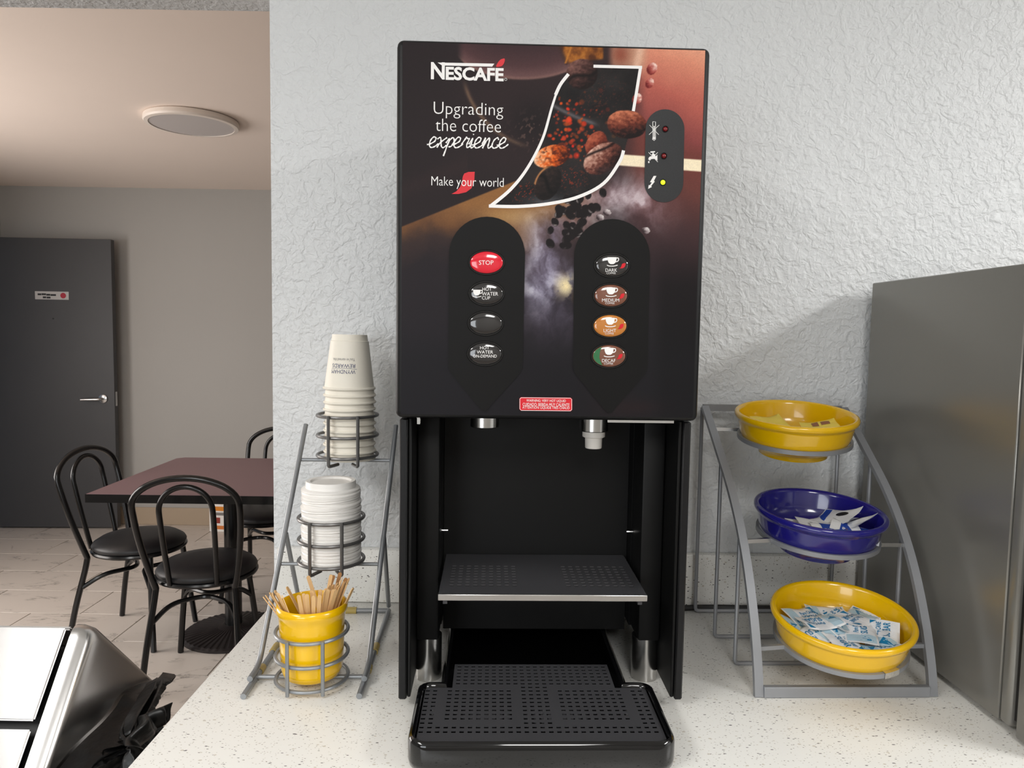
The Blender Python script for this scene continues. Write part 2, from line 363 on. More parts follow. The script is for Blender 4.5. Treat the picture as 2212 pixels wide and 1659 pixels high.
# window frame in the rear wall (behind the camera)
wf = MB(); wf.box(-2.4, -0.6, YR - 0.08, YR, 0.70, 0.75); wf.box(-2.4, -0.6, YR - 0.08, YR, 1.95, 2.0); wf.box(-2.4, -2.35, YR - 0.08, YR, 0.75, 1.95); wf.box(-0.65, -0.6, YR - 0.08, YR, 0.75, 1.95)
struct(wf.obj('window_1', M_CEILK, smooth=False))
wf = MB(); wf.box(XL - 0.08, XL, 1.55, 3.35, 0.62, 0.66); wf.box(XL - 0.08, XL, 1.55, 3.35, 1.94, 1.98); wf.box(XL - 0.08, XL, 1.55, 1.60, 0.66, 1.94); wf.box(XL - 0.08, XL, 3.30, 3.35, 0.66, 1.94)  # unseen window frame, added with the area light that lifts the dining room
struct(wf.obj('added_window_2', M_CEILK, smooth=False))
# ---- door leaf swung open against the far wall
dr = bpy.data.objects.new('door_1', None); COL.objects.link(dr); dr.location = (XL + 0.03, 4.975, 0.006); dr.rotation_euler = (0, 0, math.radians(2.4)); struct(dr, 'charcoal door swung open against the far wall')
MB().box(0, 0.815, -0.022, 0.022, 0.004, 2.005, 0.002, 1).obj('door_leaf', M_DOOR, dr)
hd = MB(); hd.lathe([(0, 0), (0.030, 0), (0.030, 0.008), (0.026, 0.011), (0.0, 0.011)], 24, mtx=Matrix.Rotation(math.radians(90), 4, 'X')); ho = hd.obj('handle_rose', M_SILVER, dr); ho.location = (0.738, -0.022, 0.912)
lv = MB().tube(fillet([(0, 0, 0), (0, -0.05, 0), (-0.125, -0.052, -0.003)], 0.015), [0.010] * 8, 10).obj('handle_lever', M_SILVER, ho)
MB().box(0.8145, 0.8165, -0.012, 0.012, 0.86, 0.96).obj('latch_plate', M_SILVER, dr, smooth=False)
MB().lathe([(0, 0), (0.006, 0), (0.006, 0.002), (0, 0.002)], 12, mtx=Matrix.Rotation(math.radians(90), 4, 'X'), c=(0.415, -0.022, 1.46)).obj('peephole', M_RUB, dr)
sg = MB().box(0.30, 0.525, -0.025, -0.022, 1.59, 1.645).obj('door_sign', mat('dull_sign_white', rgb(190, 188, 186), 0.5), dr, smooth=False); sg['label'] = 'small white sign with black print and a red dot'
mk = MB()
for i, (u, w_, z_) in enumerate([(0.318, 0.024, 1.624), (0.344, 0.03, 1.625), (0.376, 0.026, 1.622), (0.404, 0.036, 1.621), (0.352, 0.022, 1.604), (0.377, 0.026, 1.603)]): mk.box(u, u + w_, -0.0256, -0.0249, z_ - 0.006, z_ + 0.006)
mk.obj('sign_print', M_RUB, sg, smooth=False)
MB().prism(ellipse(0.488, 1.618, 0.019, 0.019, 24), lambda u, v, d: (u, d, v), -0.0249, -0.0256).obj('red_dot', mat('dull_red', rgb(170, 25, 50), 0.5), sg, smooth=False)
# ---- kitchen ceiling panels and dining room flush lamp
for i, (x, y) in enumerate(PANELS):
    t = thing('ceiling_panel_lamp', 'flat white light panel in the kitchen ceiling, ' + ['over the counter', 'behind the counter aisle', 'near the rear window'][i], 'lamp', (x, y, CEIL_K), 0, 'kitchen ceiling panels')
    f = MB()
    for a in ((-0.32, -0.29, -0.62, 0.62), (0.29, 0.32, -0.62, 0.62), (-0.29, 0.29, -0.62, -0.59), (-0.29, 0.29, 0.59, 0.62)): f.box(*a, -0.03, 0)
    f.obj('frame', M_CEILK, t, smooth=False)
    MB().box(-0.29, 0.29, -0.59, 0.59, -0.02, -0.012).obj('diffuser', mat('lit_diffuser', (1, 1, 1, 1), 0.5, emit=(1, 0.98, 0.95, 1), estr=4.0), t, smooth=False)
lp = thing('flush_ceiling_lamp', 'round flat white flush lamp, unlit, on the dining room ceiling', 'lamp', (-1.50, 3.42, CEIL_D))
MB().lathe([(0, 0), (0.198, 0), (0.204, -0.004), (0.206, -0.022), (0.201, -0.03), (0.184, -0.032), (0.184, -0.028)], 64).obj('lamp_housing', mat('lamp_white', rgb(236, 226, 216), 0.45), lp)
MB().lathe([(0.1835, -0.029), (0.1, -0.0315), (0, -0.032)], 64).obj('lamp_diffuser', mat('lamp_opal', rgb(196, 190, 188), 0.4), lp)
# ================================================================== COUNTER
ZC = 0.91
ct = thing('countertop', 'white speckled quartz countertop slab carrying the coffee machine and racks', 'countertop', (0, 0, 0))
MB().box(-0.447, XR - 0.002, 0.70, YW - 0.001, ZC - 0.035, ZC, 0.004, 2).obj('slab', M_QUARTZ, ct)
tag(MB().box(-0.441, XR - 0.002, 1.340, YW - 0.001, ZC + 0.0005, 1.0135, 0.003, 2).obj('backsplash', M_QUARTZ), 'low white speckled quartz backsplash strip along the foot of the textured wall', 'backsplash')
cb = thing('base_cabinet', 'white base cabinet carrying the quartz countertop', 'cabinet', (0, 0, 0))
M_CAB = mat('cabinet_grey', rgb(150, 146, 140), 0.5)
MB().box(-0.425, XR - 0.004, 0.745, YW - 0.002, 0.10, ZC - 0.0355).obj('cabinet_body', M_CAB, cb, smooth=False)
MB().box(-0.425, XR - 0.004, 0.80, YW - 0.002, 0.002, 0.0995).obj('toe_kick', M_RUB, cb, smooth=False)
for k in range(5):
    d = MB().box(-0.42 + k * 0.54, 0.115 + k * 0.54, 0.725, 0.7445, 0.12, 0.86, 0.003, 1).obj('cabinet_door', M_CAB, cb)
    MB().tube(fillet([(0.08 + k * 0.54, 0.7245, 0.70), (0.08 + k * 0.54, 0.70, 0.70), (0.08 + k * 0.54, 0.70, 0.82), (0.08 + k * 0.54, 0.7245, 0.82)], 0.01), 0.005, 8).obj('door_pull', M_SILVER, d)
# ================================================================== COFFEE MACHINE
FM = Frame((0.0476, 0.946, ZC), 1.7)
cm = thing('coffee_machine', 'tall black coffee dispenser with printed front and two columns of buttons', 'coffee machine', tuple(FM.o), math.radians(1.7))
HW, ZB, ZT = 0.2005, 0.404, 0.8865
MB().box(-HW, HW, 0, 0.052, ZB, ZT, 0.009, 4).obj('front_door', M_BLK, cm)
MB().box(-0.196, 0.196, 0.0525, 0.385, ZB - 0.002, ZT - 0.004, 0.004, 2).obj('upper_housing', M_BLK, cm)
for s in (-1, 1):
    a, b = sorted((s * 0.1965, s * 0.1855)); MB().box(a, b, 0.018, 0.385, 0.012, ZB - 0.0025, 0.002, 1).obj('side_panel', M_BLK, cm)
    a, b = sorted((s * 0.185, s * 0.1805)); MB().box(a, b, 0.022, 0.385, 0.014, ZB - 0.0025, 0.001, 1).obj('side_panel_lining', M_BLKIN, cm)
    a, b = sorted((s * 0.1795, s * 0.1475)); MB().box(a, b, 0.088, 0.16, 0.0655, ZB - 0.0025, 0.003, 2).obj('inner_column', M_BLKIN, cm)
    a, b = sorted((s * 0.1475, s * 0.1795)); MB().box(a, b, 0.161, 0.385, 0.060, ZB - 0.0025).obj('rear_side_wall', M_BLKIN, cm, smooth=False)
    ft = MB().lathe([(0, 0), (0.0195, 0), (0.0195, 0.0650), (0, 0.0650)], 32, c=(s * 0.163, 0.112, 0.0005)); ft.obj('steel_foot', M_STEEL, cm)
    MB().lathe([(0, 0), (0.0195, 0), (0.0195, 0.0595), (0, 0.0595)], 24, c=(s * 0.163, 0.34, 0.0005)).obj('steel_foot', M_STEEL, cm)
    MB().tube([(s * 0.1490, 0.150, 0.213), (s * 0.138, 0.150, 0.213)], 0.0018, 8).obj('shelf_pin', M_STEELB, cm)
MB().box(-0.147, 0.147, 0.192, 0.20, 0.040, ZB - 0.0025).obj('back_wall', M_BLKIN, cm, smooth=False)
MB().box(-0.147, 0.147, 0.2005, 0.385, 0.062, 0.068).obj('bottom_plate', M_BLKIN, cm, smooth=False)
for px_, nm in ((1047, 0), (1283, 1)):
    q = FM.at(px_, 915, 1, 0.10); zb_ = FM.at(px_, 925 + 9 * nm, 1, 0.085)[2]
    nz_ = MB().lathe([(0, ZB - 0.0025), (0.0208, ZB - 0.0025), (0.0208, zb_ + 0.001), (0.0198, zb_), (0, zb_)], 32, c=(q[0], 0.10, 0)).obj('spout_collar', M_STEEL, cm)
    if nm:
        z2 = FM.at(px_, 970, 1, 0.09)[2]
        MB().lathe([(0, zb_ - 0.0003), (0.0165, zb_ - 0.0003), (0.0165, zb_ - 0.008), (0.0126, zb_ - 0.010), (0.0122, z2 + 0.001), (0.0115, z2), (0.010, z2), (0.010, zb_ - 0.005), (0, zb_ - 0.005)], 32, c=(q[0], 0.10, 0)).obj('spout_nozzle', M_WPL, nz_)
MB().box(0.085, 0.1755, 0.030, 0.034, ZB - 0.006, ZB - 0.0005).obj('door_edge_strip', M_STEELB, cm, smooth=False)
MB().box(-0.176, -0.170, 0.035, 0.041, ZB - 0.013, ZB - 0.0005, 0.001, 1).obj('hinge_pin', M_STEEL, cm)
MB().tube([(-0.186, 0.0165, 0.18), (-0.186, 0.0165, 0.40)], 0.0008, 6).obj('panel_seam', M_BLKIN, cm)
# ---- cup shelf with punched slots
def punched(name, xs, ys, holes, z, t, m, parent):    # grid plate; cells listed in holes are left open
    vi = {}; mb = MB()
    def vid(i, j):
        if (i, j) not in vi: vi[(i, j)] = len(mb.v); mb.v.append((xs[i], ys[j], z))
        return vi[(i, j)]
    for i in range(len(xs) - 1):
        for j in range(len(ys) - 1):
            if not holes(i, j): mb.f.append((vid(i, j), vid(i + 1, j), vid(i + 1, j + 1), vid(i, j + 1)))
    o = mb.obj(name, m, parent, smooth=False)
    md = o.modifiers.new('thickness', 'SOLIDIFY'); md.thickness = t; md.offset = -1
    return o
def axis(lo, hi, starts, w):
    a = [lo]; kinds = []
    for s0 in starts: a += [s0, s0 + w]; kinds += [0, 1]
    a.append(hi); kinds.append(0); return a, kinds
zs = FM.at(1170, 1284, 1, 0.014)[2]; zs2 = FM.at(1170, 1297, 1, 0.014)[2]
sx0, sx1 = FM.at(947, 1290, 1, 0.014)[0], FM.at(1397, 1290, 1, 0.014)[0]
fr_y = FM.at(1040, 1266, 2, zs)[1]; bk_y = FM.at(1045, 1222, 2, zs)[1]
la, lb = FM.at(437 / 3.253 + 840 - 4, 1263, 2, zs)[0], FM.at(900 / 3.253 + 840, 1263, 2, zs)[0]
ra, rb = FM.at(1245 / 3.253 + 840, 1263, 2, zs)[0], FM.at(1720 / 3.253 + 840, 1263, 2, zs)[0]
pl = (lb - la) / 8.55
xs, kx = axis(sx0, sx1, [la + k * pl for k in range(9)] + [ra + k * pl for k in range(9)], pl * 0.55)
pr_ = (bk_y - fr_y) / 7.5
ys, ky = axis(0.0145, 0.190, [fr_y + k * pr_ for k in range(8)], pr_ * 0.5)
sh = punched('cup_shelf', xs, ys, lambda i, j: kx[i] and ky[j], zs, 0.0015, M_GRATE, cm); sh['label'] = 'punched black cup shelf with bright steel front edge'
MB().box(sx0 - 0.0005, sx1 + 0.0005, 0.0105, 0.0142, zs2, zs + 0.0006, 0.0008, 1).obj('shelf_front_edge', M_STEELB, sh)
for s_ in (sx0 + 0.006, sx1 - 0.012): MB().box(s_, s_ + 0.006, 0.0145, 0.1915, zs - 0.014, zs - 0.0018).obj('shelf_bracket', M_GRATE, sh, smooth=False)
# ---- drip tray
TH = 0.038
x0t, x1t = -0.1690, 0.1530
def rrect(x0, x1, y0, y1, r, n=6):
    out = []
    for cx, cy, a0 in ((x1 - r, y0 + r, -90), (x1 - r, y1 - r, 0), (x0 + r, y1 - r, 90), (x0 + r, y0 + r, 180)):
        for k in range(n + 1):
            a = math.radians(a0 + 90 * k / n); out.append((cx + r * math.cos(a), cy + r * math.sin(a)))
    return out
nk0, nk1 = -0.1385, 0.1190
def tray_outline(off):
    r = 0.024 - off; y0, y1, yn = -0.131 + off, 0.022 - off, 0.330 - off; a, b, c, d = x0t + off, x1t - off, nk0 + off, nk1 - off
    out = []
    def arc(cx, cy, r_, a0, a1):
        for k in range(8):
            t = math.radians(a0 + (a1 - a0) * k / 7); out.append((cx + r_ * math.cos(t), cy + r_ * math.sin(t)))
    arc(b - r, y0 + r, r, -90, 0); rr_ = 0.016 - off * 0.5; arc(b - rr_, y1 - rr_, rr_, 0, 90)
    out.append((d, y1)); out.append((d, yn)); out.append((c, yn)); out.append((c, y1))
    arc(a + rr_, y1 - rr_, rr_, 90, 180); arc(a + r, y0 + r, r, 180, 270)
    return out
tb = MB(); rings = [(0.006, 0.0005), (0.0015, 0.003), (0.0, 0.010), (0.0, TH - 0.006), (0.0016, TH - 0.0018), (0.0045, TH), (0.0075, TH - 0.0015), (0.009, TH - 0.006), (0.010, 0.006)]
n_ = len(tray_outline(0))
for off, z in rings: tb.v += [(x, y, z) for x, y in tray_outline(off)]
for i in range(len(rings) - 1):
    for k in range(n_): tb.f.append((i * n_ + k, i * n_ + (k + 1) % n_, (i + 1) * n_ + (k + 1) % n_, (i + 1) * n_ + k))
tb.f += [tuple(range(n_))[::-1], tuple((len(rings) - 1) * n_ + k for k in range(n_))]
tr = tb.obj('drip_tray', M_GLOSS, cm, ang=50, fix=False); tr['label'] = 'glossy black drip tray'
zg = TH - 0.0055
gx0 = FM.at(908.7 - 5, 1581, 2, zg)[0]; gx1 = FM.at(1418 + 5, 1581, 2, zg)[0]; gp = (gx1 - gx0) / 29.55
gy0 = FM.at(1100, 1583, 2, zg)[1]; gy1 = FM.at(1150, 1438, 2, zg)[1]; gq = (gy1 - gy0) / 17.5
xs, kx = axis(x0t + 0.0105, x1t - 0.0105, [gx0 + k * gp for k in range(30)], gp * 0.55)
ys, ky = axis(-0.131 + 0.0105, gy1 + 0.004, [gy0 + k * gq for k in range(18)], gq * 0.48)
def tray_hole(i, j):
    yr = (ys[j] + ys[j + 1]) / 2; xc = (xs[i] + xs[i + 1]) / 2
    if yr > 0.0115 and not (xs[8] - 0.001 < xc < xs[53] + 0.001): return True     # the notches beside the neck
    if j == 0 and (xc < x0t + 0.013 or xc > x1t - 0.013) and False: return True
    if not (kx[i] and ky[j]): return False
    c = i // 2; r = j // 2
    if r in (0, 1, 12, 13): return True
    if r in (2, 11): return c in (0, 1, 13, 14, 15, 16, 28, 29)
    if 3 <= r <= 10: return c in (0, 1, 28, 29) or 3 <= c <= 11 or 13 <= c <= 16 or 18 <= c <= 26
    return 4 <= c <= 25
gr_ = punched('drip_grate', xs, ys, tray_hole, zg, 0.0012, M_GRATE, cm); gr_['label'] = 'dark metal drip grate with rows of square holes'
# ---- printed front
def fp(px_, py_, off=0.0):
    q = FM.at(px_, py_, 1, -off); return (q[0], -off, q[2])
AX0, AX1, AZ0, AZ1 = -0.1925, 0.1925, 0.4095, 0.8815
NX, NZ = 400, 490
gx, gz = np.meshgrid(np.linspace(AX0, AX1, NX), np.linspace(AZ0, AZ1, NZ))
Pw = FM.o[None, None] + gx[..., None] * FM.e[0] + gz[..., None] * FM.e[2]
D = Pw - CAMP; zc = D @ _f; U = W / 2 + FPX * (D @ _r) / zc; V = H / 2 - FPX * (D @ _u) / zc
rs = np.random.RandomState(3); TAB = rs.rand(256, 256)
def vnoise(x, y):
    xi = np.floor(x).astype(int); yi = np.floor(y).astype(int); fx = x - xi; fy = y - yi
    fx = fx * fx * (3 - 2 * fx); fy = fy * fy * (3 - 2 * fy); g = lambda a, b: TAB[a % 256, b % 256]
    return (g(xi, yi) * (1 - fx) + g(xi + 1, yi) * fx) * (1 - fy) + (g(xi, yi + 1) * (1 - fx) + g(xi + 1, yi + 1) * fx) * fy
def fbm(x, y, o=5):
    s_ = 0; a = 0.5; t = 0
    for k in range(o): s_ = s_ + a * vnoise(x + 17 * k, y + 31 * k); t += a; a *= 0.55; x = x * 2.03; y = y * 2.03
    return s_ / t
def sst(a, b, x): t = np.clip((x - a) / (b - a), 0, 1); return t * t * (3 - 2 * t)
IMG = np.zeros(U.shape + (3,))
def put(c, a):
    global IMG
    IMG = IMG * (1 - a[..., None]) + np.array(c)[None, None] / 255.0 * a[..., None]
def putc(c3, a):                               # per-point colour
    global IMG
    IMG = IMG * (1 - a[..., None]) + c3 / 255.0 * a[..., None]
def ramp(x, stops):
    xs_ = [s_[0] for s_ in stops]; return np.stack([np.interp(x, xs_, [s_[1][k] for s_ in stops]) for k in range(3)], -1)
def edist(cx, cy, rx, ry, rot):
    c, s_ = math.cos(rot), math.sin(rot); dx = U - cx; dy = V - cy
    return np.sqrt(((dx * c + dy * s_) / rx) ** 2 + ((-dx * s_ + dy * c) / ry) ** 2), (dx * c + dy * s_) / rx, (-dx * s_ + dy * c) / ry
nA = fbm(U / 60, V / 60); nB = fbm(U / 18, V / 18); nC = fbm(U / 110 + 9, V / 110 + 4)
IMG[:] = np.array([44, 36, 38]) / 255
put((58, 42, 44), sst(900, 1150, U) * (1 - sst(300, 420, V)) * 0.6)
# plum bowl of the grinder at the top
lower = 96 + 76 * np.sqrt(np.clip(1 - ((U - 1130) / 150.0) ** 2, 0, 1))
bowl = (1 - sst(-3, 3, V - lower)) * sst(985, 1005, U) * (1 - sst(1262, 1280, U))
putc(ramp(lower - V, [(0, (146, 112, 104)), (8, (112, 82, 82)), (30, (86, 60, 62)), (80, (62, 44, 48))]), bowl)
# warm right hand background
rt = sst(1215, 1340, U - (V - 100) * -0.1)
putc(ramp(V + (1525 - U) * 0.35 + (nA - .5) * 30, [(90, (240, 186, 156)), (150, (222, 150, 124)), (230, (186, 104, 92)), (320, (140, 74, 72)), (350, (120, 66, 60)), (420, (112, 66, 60)), (520, (72, 50, 52)), (640, (44, 36, 40)), (760, (36, 33, 37)), (900, (36, 34, 38))]), sst(1325, 1400, U + (nA - .5) * 40))
put((214, 168, 140), sst(1310, 1330, U) * (1 - sst(1380, 1410, U)) * (1 - sst(130, 175, V)) * 0.8)
put((150, 84, 66), np.exp(-(((U - 1340) / 20) ** 2 + ((V - 118) / 24) ** 2)) * 0.9)
put((236, 200, 178), np.exp(-(((U - 1385 + (V - 100) * 0.25) / 9) ** 2)) * (1 - sst(140, 165, V)) * 0.6)
amb = sst(0, 6, V - 92) * (1 - sst(-4, 4, V - (137 - (U - 1225) * 0.12))) * sst(1222, 1230, U + (130 - V) * 0.35 + 14 - 8) * (1 - sst(1300, 1306, U))
putc(ramp(nB, [(0.3, (96, 52, 22)), (0.6, (168, 104, 40)), (0.8, (206, 140, 62))]), amb * 0.95)
put((70, 48, 44), np.exp(-((U - (1206 + (V - 95) * 0.42)) / 5) ** 2) * (V < 140) * 0.7)
put((196, 128, 52), np.exp(-((U - (1236 - (V - 95) * 0.35)) / 2.2) ** 2) * (V < 138) * 0.9)
# thin tan arc of the grinder rim
ra_ = np.hypot((U - 1185) / 1.0, (V - 130) / 1.02); ang = np.arctan2(V - 130, U - 1185)
put((120, 96, 78), np.exp(-((ra_ - 188) / 4.5) ** 2) * sst(1.75, 1.95, ang) * (1 - sst(2.75, 2.95, ang)) * 0.85)
# dark grounds
put((30, 24, 26), np.exp(-(((U - 1150) / 55) ** 2 + ((V - 262) / 52) ** 2)) * 0.8)
sp = (vnoise(U / 4.5 + V / 9 + 50, V / 6.5 - U / 8 + 300) > 0.78) * np.exp(-(((U - 1150) / 40) ** 2 + ((V - 285) / 34) ** 2)); put((122, 98, 88), sp * 0.7)
# diagonal gold ledge under the slogan
led = V - (489 - (U - 870) * 0.402)
gold = sst(-2, 2, led) * (1 - sst(1215, 1330, U))
putc(ramp(led - np.clip(U - 930, 0, 240) * 0.62 + (nA - .5) * 50, [(-120, (150, 106, 62)), (-40, (146, 104, 64)), (5, (112, 78, 52)), (45, (62, 48, 46)), (100, (42, 36, 40)), (300, (36, 33, 38))]), gold)
put((186, 150, 100), np.exp(-(((U - 1110) / 75) ** 2 + ((V - 468) / 20) ** 2)) * gold * 0.7)
put((96, 66, 60), np.exp(-((led - (-78)) / 20) ** 2) * (U < 1010) * 0.12)
# cream strip
stp = sst(-1.5, 1.5, V - (333 + (U - 1330) * 0.068)) * (1 - sst(-1.5, 1.5, V - (357 + (U - 1330) * 0.075)))
put((250, 236, 206), stp * sst(1328, 1334, U))
# smoke
dk = sst(500, 640, V); IMG *= (1 - 0.35 * dk * sst(1400, 1440, U))[..., None]
sm = fbm(U / 46 + 3 + nC * 1.6, V / 58 + nA * 1.2, 6)
cx_ = 1185 + 10 * np.sin(V / 60); wdt = 62 - 0.03 * (V - 400)
s1 = np.exp(-((U - cx_) / wdt) ** 2) * sst(428, 500, V) * (1 - sst(610, 730, V))
putc(ramp(sm, [(0.25, (66, 58, 70)), (0.45, (122, 114, 134)), (0.6, (172, 168, 188)), (0.75, (216, 214, 228))]), np.clip(s1 * (0.45 + 0.9 * sm), 0, 0.95))
s2 = np.exp(-(((U - 1310) / 70) ** 2 + ((V - 420) / 42) ** 2)) + 0.8 * np.exp(-(((U - 1400) / 50) ** 2 + ((V - 440) / 50) ** 2)) + 0.7 * np.exp(-(((U - 1250) / 40) ** 2 + ((V - 470) / 40) ** 2))
putc(ramp(sm, [(0.25, (110, 78, 80)), (0.5, (168, 140, 146)), (0.75, (222, 208, 214))]), np.clip(s2 * (0.1 + 1.1 * sm), 0, 0.85))
s3 = np.exp(-(((U - 1200) / 60) ** 2 + ((V - 690) / 55) ** 2)); putc(ramp(sm, [(0.3, (44, 40, 48)), (0.7, (96, 88, 104))]), s3 * 0.7)
put((244, 226, 178), sst(0.45, 0.62, nB) * np.exp(-(((U - 1222) / 20) ** 2 + ((V - 618) / 22) ** 2)) * 0.95)
put((54, 42, 34), np.exp(-(((U - 1240) / 5) ** 2 + ((V - 640) / 18) ** 2)) * 0.6)
put((92, 44, 40), np.exp(-(((U - 1370) / 60) ** 2 + ((V - 880) / 18) ** 2)) * 0.35)
put((26, 25, 29), sst(690, 800, V) * 0.55)
# ---- inside of the leaf shaped window
LEAF = crom([(1226, 152), (1208, 186), (1192, 232), (1172, 300), (1140, 362), (1104, 408), (1060, 445)], 6) + crom([(1060, 445), (1120, 446), (1186, 440), (1250, 425), (1304, 396), (1338, 350), (1356, 300), (1368, 250), (1383, 145)], 6)[1:]
LEAF = [tuple(p) for p in LEAF]
def inside(poly):
    r = np.zeros(U.shape, bool); n = len(poly); j = n - 1
    for i in range(n):
        (xi, yi), (xj, yj) = poly[i], poly[j]
        if yi != yj: r ^= ((yi > V) != (yj > V)) & (U < (xj - xi) * (V - yi) / (yj - yi) + xi)
        j = i
    return r.astype(float)
IN = inside(LEAF)
putc(ramp(nA, [(0.3, (28, 26, 27)), (0.7, (48, 44, 44))]), IN)
put((120, 118, 122), IN * np.exp(-((V - (232 + (U - 1195) * 0.42 - ((U - 1245) / 45.0) ** 2 * 3)) / 5) ** 2) * (1 - sst(1275, 1300, U)) * 0.7)
put((96, 100, 106), IN * np.exp(-(((U - 1180) / 40) ** 2 + ((V - 436) / 16) ** 2)) * 0.7)
spk = vnoise(U / 6.0 + 5, V / 6.0); dens = np.exp(-(((U - 1240) / 46) ** 2 + ((V - 300) / 42) ** 2)) + 0.8 * np.exp(-(((U - 1215) / 22) ** 2 + ((V - 255) / 22) ** 2)) + 0.5 * np.exp(-(((U - 1300) / 40) ** 2 + ((V - 300) / 30) ** 2))
for k in range(150):
    if k < 80: bx, by = 1240 + rs.randn() * 26, 298 + rs.randn() * 28
    elif k < 110: bx, by = 1212 + rs.randn() * 14, 250 + rs.randn() * 22
    else: bx, by = 1285 + rs.randn() * 42, 240 + rs.randn() * 55
    r_ = abs(rs.randn()) * 2.6 + 1.6; al = rs.uniform(0.35, 1.0) if k < 110 else rs.uniform(0.12, 0.4)
    d, a, b = edist(bx, by, r_, r_ * rs.uniform(0.7, 1.1), rs.rand() * 3)
    put((rs.randint(180, 236), rs.randint(48, 92), rs.randint(22, 44)), IN * (1 - sst(0.5, 1.15, d)) * al)
spk2 = vnoise(U / 2.6 + V / 7 + 40, V / 2.6 - U / 6 + 90); put((150, 58, 36), IN * (spk2 > 0.80) * np.clip(np.exp(-(((U - 1130) / 45) ** 2 + ((V - 415) / 24) ** 2)) + np.exp(-(((U - 1230) / 40) ** 2 + ((V - 385) / 24) ** 2)) + 0.35 * np.exp(-(((U - 1300) / 60) ** 2 + ((V - 210) / 50) ** 2)), 0, 1) * 0.9)
def bean(cx, cy, rx, ry, rot, dark, midc, lite, lx, ly, crease=None, clip=None, gain=1.0):
    d, a, b = edist(cx, cy, rx, ry, rot); e = 1 - sst(0.96, 1.03, d + (nB - .5) * 0.10)
    sh_ = np.clip(0.52 + 0.62 * (a * lx + b * ly) - 0.12 * d + (fbm(U / 6 + V / 14, V / 4.2 - U / 15) - .5) * 0.75, 0, 1) * gain
    putc(ramp(sh_, [(0, dark), (0.45, midc), (1, lite)]), e if clip is None else e * clip)
    if crease: put(crease[0], np.exp(-((b - crease[1] - crease[2] * np.sin(a * 2.6)) / crease[3]) ** 2) * (e if clip is None else e * clip) * 0.9)
bean(1192, 338, 40, 24, -0.25, (70, 26, 12), (226, 104, 34), (255, 226, 196), -0.8, -0.2, clip=IN)
put((60, 22, 16), IN * sst(0.55, 0.68, vnoise(U / 5 + V / 11 + 30, V / 4.5 - U / 13 + 200)) * np.exp(-(((U - 1185) / 24) ** 2 + ((V - 333) / 16) ** 2)) * 0.8)
bean(1288, 312, 22, 30, 0.5, (50, 22, 18), (120, 52, 36), (196, 110, 82), -0.7, -0.4, clip=IN)
bean(1302, 342, 46, 30, -0.55, (40, 20, 18), (116, 66, 54), (236, 196, 178), -0.4, -0.8, ((28, 14, 12), -0.62, 0.12, 0.10), clip=IN)
put((70, 56, 60), IN * np.exp(-(((U - 1312) / 26) ** 2 + ((V - 368) / 10) ** 2)) * 0.5)
bean(1183, 396, 27, 40, 0.45, (20, 17, 17), (38, 30, 29), (74, 54, 46), -0.5, -0.2, ((12, 10, 10), 0.05, 0.3, 0.12), clip=IN)
d_, a_, b_ = edist(1183, 396, 27, 40, 0.45); put((206, 146, 96), np.exp(-((d_ - 0.95) / 0.07) ** 2) * sst(0.2, 0.8, -a_) * (b_ < 0.35) * IN * 0.9)
bean(1257, 160, 34, 33, -0.5, (30, 18, 17), (74, 48, 44), (140, 100, 92), -0.2, -0.8, ((22, 13, 12), 0.12, 0.25, 0.13))
bean(1354, 269, 43, 31, 0.08, (30, 18, 18), (112, 54, 40), (206, 128, 96), -0.35, -0.9)
for bx, by, r_ in ((1408, 149, 11), (1403, 180, 9), (1376, 214, 10)):
    bean(bx, by, r_, r_ * 1.25, 0.5, (120, 40, 40), (180, 92, 84), (250, 224, 212), 0.3, -0.9)
for k in range(46):                            # dark beans falling out of the leaf
    t = rs.rand(); bx = 1250 + rs.randn() * (26 - 8 * t) - 14 * t; by = 412 + 122 * t * t ** 0.2; r_ = 8 + 4 * rs.rand()
    if by < 428 - (bx - 1250) * 0.45 + 2: by += 16
    d, a, b = edist(bx, by, r_, r_ * 0.8, rs.rand() * 3)
    put((30, 24, 25), 1 - sst(0.9, 1.05, d)); put((226, 218, 214), np.exp(-((d - 0.72) / 0.16) ** 2) * sst(0.45, 0.9, a * 0.8 + b * 0.6) * (0.9 if k % 3 == 0 else 0.25))
for bx, by in ((1311, 459), (1395, 498), (1296, 470)):
    bean(bx, by, 9, 7, 0.4, (60, 48, 50), (150, 136, 138), (236, 230, 228), 0.4, -0.8)
IMG *= (0.965 + 0.07 * rs.rand(*U.shape))[..., None]
art = bpy.data.meshes.new('printed_front')
vv = np.stack([gx, np.full(gx.shape, -0.0005), gz], -1).reshape(-1, 3)
ii = (np.arange(NZ - 1)[:, None] * NX + np.arange(NX - 1)[None]).ravel()
ff = np.stack([ii, ii + 1, ii + NX + 1, ii + NX], -1)
art.vertices.add(len(vv)); art.vertices.foreach_set('co', vv.ravel()); art.loops.add(ff.size); art.loops.foreach_set('vertex_index', ff.ravel().astype(np.int32))
art.polygons.add(len(ff)); art.polygons.foreach_set('loop_start', (np.arange(len(ff)) * 4).astype(np.int32)); art.update(calc_edges=True)
ca = art.color_attributes.new('print', 'FLOAT_COLOR', 'POINT')
Ic = np.clip(IMG, 0, 1); L = 0.98 * np.where(Ic <= 0.04045, Ic / 12.92, ((Ic + 0.055) / 1.055) ** 2.4) ** 1.10
ca.data.foreach_set('color', np.concatenate([L, np.ones(L.shape[:2] + (1,))], -1).reshape(-1).astype(np.float32))
mp_ = bpy.data.materials.new('printed_film'); mp_.use_nodes = True; nt = mp_.node_tree; b = nt.nodes['Principled BSDF']
